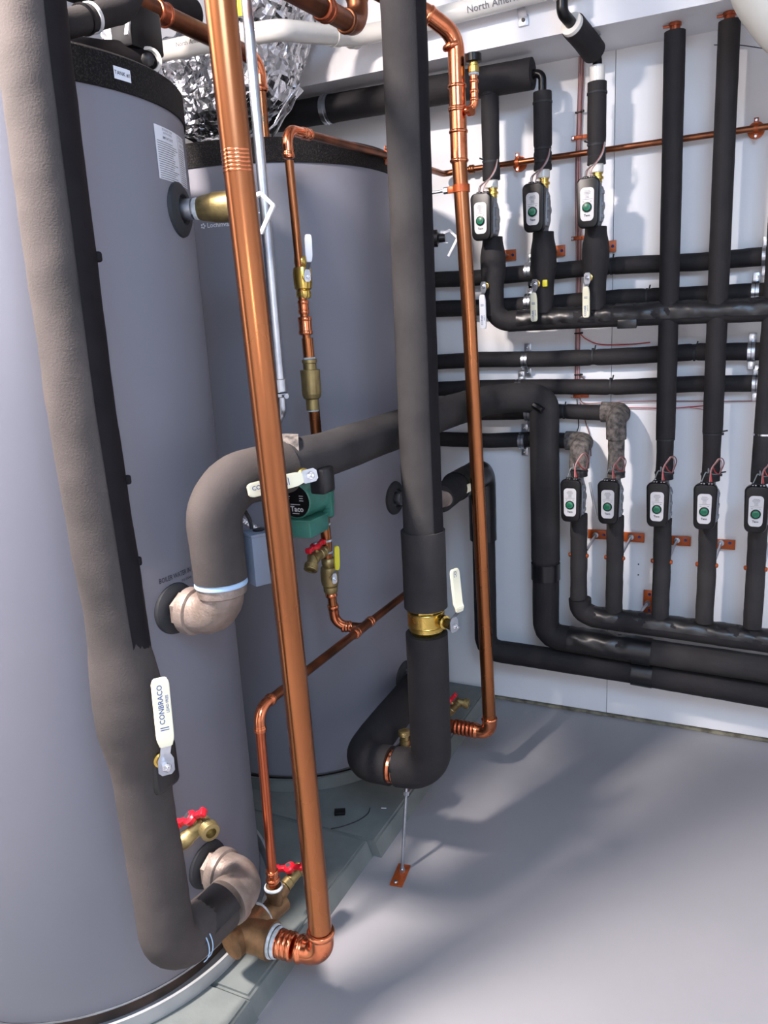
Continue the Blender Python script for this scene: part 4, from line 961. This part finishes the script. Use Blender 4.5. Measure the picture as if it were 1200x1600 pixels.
bm = nb(); fn = lambda a, b: V((-1.565, 2.0885, 2.321))+V((1, .017, -.025))*a+V((0, 0, 1))*b; text(bm, 'North America', .012, lambda a, b: fn(a, b), .004); link('printing', bm, 'greyink', t)
t = thing('strap_hook', 'bent metal strap hook hanging from the white drain pipe on the beam', 'clamp', (-.70, 2.53, 2.36))
bm = nb(); pth = [V((-.745, 2.462, 2.475)), V((-.735, 2.463, 2.43)), V((-.715, 2.50, 2.39)), V((-.705, 2.54, 2.372)), V((-.70, 2.547, 2.340))]
for a, b in zip(pth, pth[1:]): box(bm, (0, 0, (b-a).length/2), (.024, .002, (b-a).length+.002), 0, frame(a, b-a, (1, 0, 0)))
link('strap', bm, 'steel', t)
bm = nb(); box(bm, (-.70, 2.546, 2.338), (.030, .004, .028), .001); link('foot', bm, 'steel', t)
bm = nb(); lathe(bm, frame((-.70, 2.544, 2.340), (0, -1, 0)), [(0, .006), (.004, .005)], 10); link('screw', bm, 'black', t)
wire('tag_wire', [(-.725, 2.46, 2.44), (-.70, 2.45, 2.405), (-.675, 2.46, 2.42), (-.67, 2.465, 2.45)], .002, 'rubber', t)
bm = nb(); box(bm, (0, 0, 0), (.07, .004, .035), .003, frame((-.765, 2.452, 2.425), (.15, -1, .1), (1, 0, .45)) @ Matrix.Rotation(R(90), 4, 'X')); tg = link('hanging_tag', bm, 'label', t)
bm = nb(); text(bm, 'NSF', .014, planefn((-.765, 2.4485, 2.425), (1, .15, -.40), (.40, .06, 1)), .01); link('printing', bm, 'blueink', tg)
# big white cover at upper right
t = thing('white_duct', 'thick cream-white duct coming down at the top right corner', 'duct', (.05, 2.43, 2.2))
bm = nb(); sweep(bm, densify(fillet([(-.11, 2.45, 2.44), (-.055, 2.43, 2.262), (.035, 2.42, 2.13), (.40, 2.40, 2.0)], .25), .02), .080, seg=32, jit=.002); link('tube', bm, 'cream', t)
wire('thin_cord', [(-.19, 2.79, 2.245), (-.12, 2.775, 2.228), (0.0, 2.77, 2.19), (.2, 2.76, 2.14)], .0013, 'ink'); tag(bpy.data.objects['thin_cord'], 'thin dark cord sagging on the wall below the white duct', 'cord')

# ------------------------------------------------------------------ wire bundle on wall
names_ = [('wirebrown', -.005), ('wirepink', -.0015), ('wirebrown', .002), ('wirepink', .0055), ('wirebrown', .0085)]
t = thing('wire_bundle', 'bundle of brown and pink wires running down the wall beside the right upper pump', 'wires', (-.588, 2.79, 1.2))
for k, (m, dx) in enumerate(names_):
    ph = random.random()*6
    pts = [V((-.590+dx+.0018*math.sin(ph+z*9)+(.006 if z > 2.0 else 0)*(z-2.0)/.28, 2.7905-.003*(k % 2), z)) for z in [2.283-.06*j for j in range(19)]]
    wire('wire', pts, .0024, m, t)
for z in (2.12, 1.66, 1.425, 1.285): 
    bm = nb(); box(bm, (-.588, 2.788, z), (.022, .010, .005), .001); box(bm, (-.574, 2.783, z+.001), (.010, .006, .006), .001, None); link('cable_tie', bm, 'black', t)
for z, nm in ((2.045, 'orange strap across the wires near the ceiling beam'), (1.735, 'orange strap across the wires beside the right upper pump'), (1.212, 'orange strap across the wires below the level pipes')):
    t = thing('wire_strap', nm, 'strap', (-.588, 2.795, z), 'orange straps across the wall wires')
    bm = nb(); box(bm, (-.580, 2.7875, z), (.062, .004, .013), .001); box(bm, (-.588, 2.7835, z), (.026, .005, .011), .0015); link('band', bm, 'bracket', t)
    bm = nb(); lathe(bm, frame((-.606, 2.7855, z), (0, -1, 0)), [(0, .005), (.0025, .004)], 10); link('screw', bm, 'steel', t)
t = thing('wall_wires', 'pair of pinkish wires stretched level along the wall behind the lower risers', 'wires', (-.3, 2.79, 1.19))
wire('wire', [(-.582, 2.79, 1.205), (-.56, 2.79, 1.186), (-.45, 2.79, 1.190), (-.3, 2.79, 1.192), (-.1, 2.79, 1.190), (.2, 2.79, 1.192)], .0018, 'wirebrown', t)
wire('wire', [(-.57, 2.79, 1.180), (-.45, 2.79, 1.172), (-.3, 2.79, 1.168), (-.22, 2.79, 1.172), (-.13, 2.79, 1.180)], .0018, 'wirered', t)
wire('wire', [(-.22, 2.79, 1.170), (-.17, 2.79, 1.160), (-.14, 2.79, 1.13)], .0014, 'wirepink', t)
t = thing('wall_wires', 'thin wires leaving the bundle and curving right above the third level wall pipe', 'wires', (-.5, 2.79, 1.4))
wire('wire', [(-.584, 2.785, 1.43), (-.56, 2.79, 1.405), (-.51, 2.79, 1.385), (-.42, 2.79, 1.382), (-.35, 2.79, 1.386)], .0018, 'wirered', t)
wire('wire', [(-.58, 2.79, 1.28), (-.565, 2.79, 1.27), (-.56, 2.785, 1.24)], .0016, 'wirebrown', t)
t = thing('wall_wires', 'two thin wires dropping behind the leftmost lower pump riser', 'wires', (-.57, 2.79, 1.1))
wire('wire', [(-.59, 2.79, 1.20), (-.585, 2.79, 1.13), (-.585, 2.79, 1.10), (-.598, 2.79, 1.07)], .0018, 'rubber', t)
wire('wire', [(-.58, 2.79, 1.19), (-.56, 2.79, 1.12), (-.545, 2.79, 1.07), (-.54, 2.79, 1.0)], .0018, 'wirebrown', t)

# ------------------------------------------------------------------ overhead copper, foil ducts, clutter above the tanks
t = thing('copper_pipe', 'copper pipe running back overhead then dropping behind the farther tank lid', 'pipe', (-1.27, 1.6, 2.2))
bm = nb(); cyl(bm, (-1.272, 1.0, 2.20), (-1.272, 1.93, 2.20), .0215, 28); link('tube', bm, 'copperdk', t)
coupling(t, (-1.272, 1.60, 2.20), (0, 1, 0), .0215, .04, 'copperred')
coupling(t, (-1.272, 1.36, 2.20), (0, 1, 0), .0215, .05, 'copperred')
elbow(t, (-1.272, 1.93, 2.20), (-1.272, 1.985, 2.20), (-1.272, 1.985, 2.12), .0175, .045)
bm = nb(); cyl(bm, (-1.272, 1.985, 1.985), (-1.272, 1.985, 2.13), .0150, 28); link('tube', bm, 'copper', t)
bm = nb(); fn = lambda a, b: V((-1.272+.0153*math.cos(R(-58)+b/.0153), 1.985+.0153*math.sin(R(-58)+b/.0153), 2.05+a)); text(bm, 'TYPE L', .007, fn, .004); link('printing', bm, 'green', t)
t = thing('copper_pipe', 'dark copper pipe overhead ending in a bright elbow turning up', 'pipe', (-.90, 1.7, 2.17))
bm = nb(); cyl(bm, (-.932, .95, 2.147), (-.90, 1.78, 2.165), .022, 28); link('tube', bm, 'copperdk', t)
elbow(t, (-.90, 1.78, 2.165), (-.899, 1.845, 2.167), (-.899, 1.845, 2.235), .022, .045, 'copperdk')
bm = nb(); cyl(bm, (-.899, 1.845, 2.23), (-.899, 1.845, CE), .022, 28); link('tube', bm, 'copperdk', t)
coupling(t, (-.903, 1.69, 2.163), (0, 1, 0), .022, .03, 'copperred')
def crumple(name, pts, br, r, label, amp, m='foil', seg=110, step=.0085, cat='duct', sc=7):
    bm = nb(); path = fillet(pts, br, n=8); path = densify(path, step); rg = []
    sweep(bm, path, r, seg=seg, cap=True)
    for v in bm.verts:
        c = v.co*sc; d = V((noise.noise(c), noise.noise(c+V((9, 3, 1))), noise.noise(c+V((1, 7, 5)))))
        c2 = v.co*sc*4.5; d2 = V((noise.noise(c2), noise.noise(c2+V((9, 3, 1))), noise.noise(c2+V((1, 7, 5)))))
        c3 = v.co*sc*13; v.co += d*amp + d2*amp*.40 + V((noise.noise(c3), noise.noise(c3+V((9, 3, 1))), noise.noise(c3+V((1, 7, 5)))))*amp*.17
    bmesh.ops.triangulate(bm, faces=bm.faces)
    return tag(link(name, bm, m, base=pts[0], smooth=False), label, cat)
crumple('foil_duct', [(-1.80, 2.37, 2.28), (-1.575, 2.37, 2.29), (-1.48, 2.37, 2.42), (-1.44, 2.37, 2.62), (-1.44, 2.37, 2.90)], .16, .160, 'large crumpled silver foil duct above the farther tank', .030)
crumple('foil_duct', [(-1.345, 1.60, 2.0), (-1.36, 1.61, 2.10), (-1.43, 1.62, 2.32)], .1, .052, 'small crumpled foil pipe wrap just behind the nearer tank lid', .020, step=.009, seg=48, sc=14)
bm = nb(); box(bm, (0, 0, 0), (.16, .004, .045), .001, frame((-1.28, 2.12, 2.10), (.3, -1, .1), (.75, .2, 1)))
bmesh.ops.subdivide_edges(bm, edges=bm.edges, cuts=4, use_grid_fill=True)
for v in bm.verts: v.co += V((noise.noise(v.co*40), noise.noise(v.co*40+V((3, 3, 3))), noise.noise(v.co*40+V((8, 1, 1)))))*.010
tag(link('foil_edge', bm, 'foil', base=(-1.28, 2.12, 2.1), smooth=False), 'ragged silver lower edge strip of the foil duct over the far tank lid', 'foil')
# black fittings over the nearer tank
t = thing('insulated_pipe', 'black insulated pipe with a white band lying over the nearer tank lid', 'pipe', (-1.16, 1.2, 2.05))
insul(t, [(-1.15, 1.06, 2.028), (-1.15, 1.17, 2.036), (-1.15, 1.335, 2.108), (-1.155, 1.40, 2.19)], .08, .024, 'foamgrey', jit=.002)
bm = nb(); lathe(bm, frame((-1.15, 1.245, 2.068), (0, .9, .4)), [(-.004, .0245), (-.004, .0265), (.004, .0265), (.004, .0245)], 28, cap=False); link('white_band', bm, 'white', t)
bm = nb(); lathe(bm, frame((-1.15, 1.225, 2.060), (0, .9, .4)), [(-.003, .0245), (-.003, .0270), (.003, .0270), (.003, .0245)], 28, cap=False); link('cable_tie', bm, 'black', t)
t = thing('insulated_pipe', 'thick dark insulated fitting resting behind the nearer tank lid edge', 'pipe', (-1.3, 1.3, 2.05))
insul(t, [(-1.45, 1.02, 2.048), (-1.30, 1.30, 2.048), (-1.22, 1.48, 2.055)], .1, .040, 'seam', jit=.004)
t = thing('valve_box', 'black box-like valve body with white ring above the nearer tank lid', 'valve', (-1.24, 1.47, 2.1))
bm = nb(); box(bm, (-1.225, 1.455, 2.115), (.055, .10, .085), .006); link('case', bm, 'black', t)
bm = nb(); lathe(bm, frame((-1.20, 1.455, 2.055), (.6, -.8, -.1)), [(0, .020), (.002, .026), (.010, .026), (.012, .020), (.006, .017)], 24); link('ring', bm, 'pvc', t)
bm = nb(); lathe(bm, frame((-1.20, 1.452, 2.054), (.6, -.8, -.1)), [(0, .014), (.02, .014), (.022, .008)], 8); link('nut', bm, 'black', t)
bm = nb(); box(bm, (0, 0, 0), (.010, .006, .07), .002, frame((-1.195, 1.40, 2.12), (.05, .3, 1))); link('lever', bm, 'white', t)
t = thing('insulated_pipe', 'dark vertical insulated pipe behind the nearer tank at the top left', 'pipe', (-1.97, 1.66, 1.6))
insul(t, [(-1.97, 1.66, 1.6), (-1.97, 1.66, 2.3), (-1.97, 1.66, 2.90)], .1, .075, 'seam', jit=.003)
t = thing('insulated_pipe', 'second dark vertical insulated pipe behind the nearer tank at the top edge', 'pipe', (-1.97, 1.86, 1.6))
insul(t, [(-1.97, 1.86, 1.6), (-1.97, 1.86, 2.3), (-1.97, 1.86, 2.90)], .1, .075, 'seam', jit=.003)
t = thing('insulated_pipe', 'dark insulated pipe crossing behind the copper risers at the top edge', 'pipe', (-1.5, 2.0, 2.42))
insul(t, [(-1.60, 1.5, 2.33), (-1.53, 1.9, 2.35), (-1.50, 2.03, 2.36)], .2, .04, 'seam', jit=.003)
bm = nb(); box(bm, (0, 0, 0), (.018, .005, .11), .001, frame((-1.22, 1.85, 2.31), (.1, 0, 1))); tag(link('yellow_strap', bm, 'yellow', base=(-1.22, 1.85, 2.31)), 'short yellow strap hanging near the top edge beside the conduit', 'strap')
# ------------------------------------------------------------------ debris on the pad
bm = nb(); box(bm, (0, 0, 0), (.034, .026, .010), .003, frame((-1.10, 1.83, .0555), (0, 0, 1), (1, .5, 0))); tag(link('plastic_scrap', bm, 'black', base=(-1.10, 1.83, .05)), 'small black plastic scrap lying on the far pad', 'scrap')
w_ = wire('wire_scrap', [(-1.088, 1.752, .0515), (-1.06, 1.775, .052), (-1.03, 1.815, .053), (-1.018, 1.855, .053), (-1.025, 1.885, .052)], .0017, 'rubber'); tag(w_, 'curved piece of black wire lying on the pad', 'scrap')
w_ = wire('wire_scrap', [(-.955, 2.80, .003), (-.92, 2.77, .004), (-.90, 2.735, .003)], .0022, 'rubber'); tag(w_, 'short black wire end on the floor by the wall behind the copper riser', 'scrap')
bm = nb(); box(bm, (0, 0, 0), (.016, .004, .002), .0005, frame((-.985, 1.90, .0515), (0, 0, 1), (1, .3, 0))); tag(link('paper_scrap', bm, 'label', base=(-.985, 1.90, .05)), 'tiny white scrap on the pad left of the bottom loop', 'scrap')
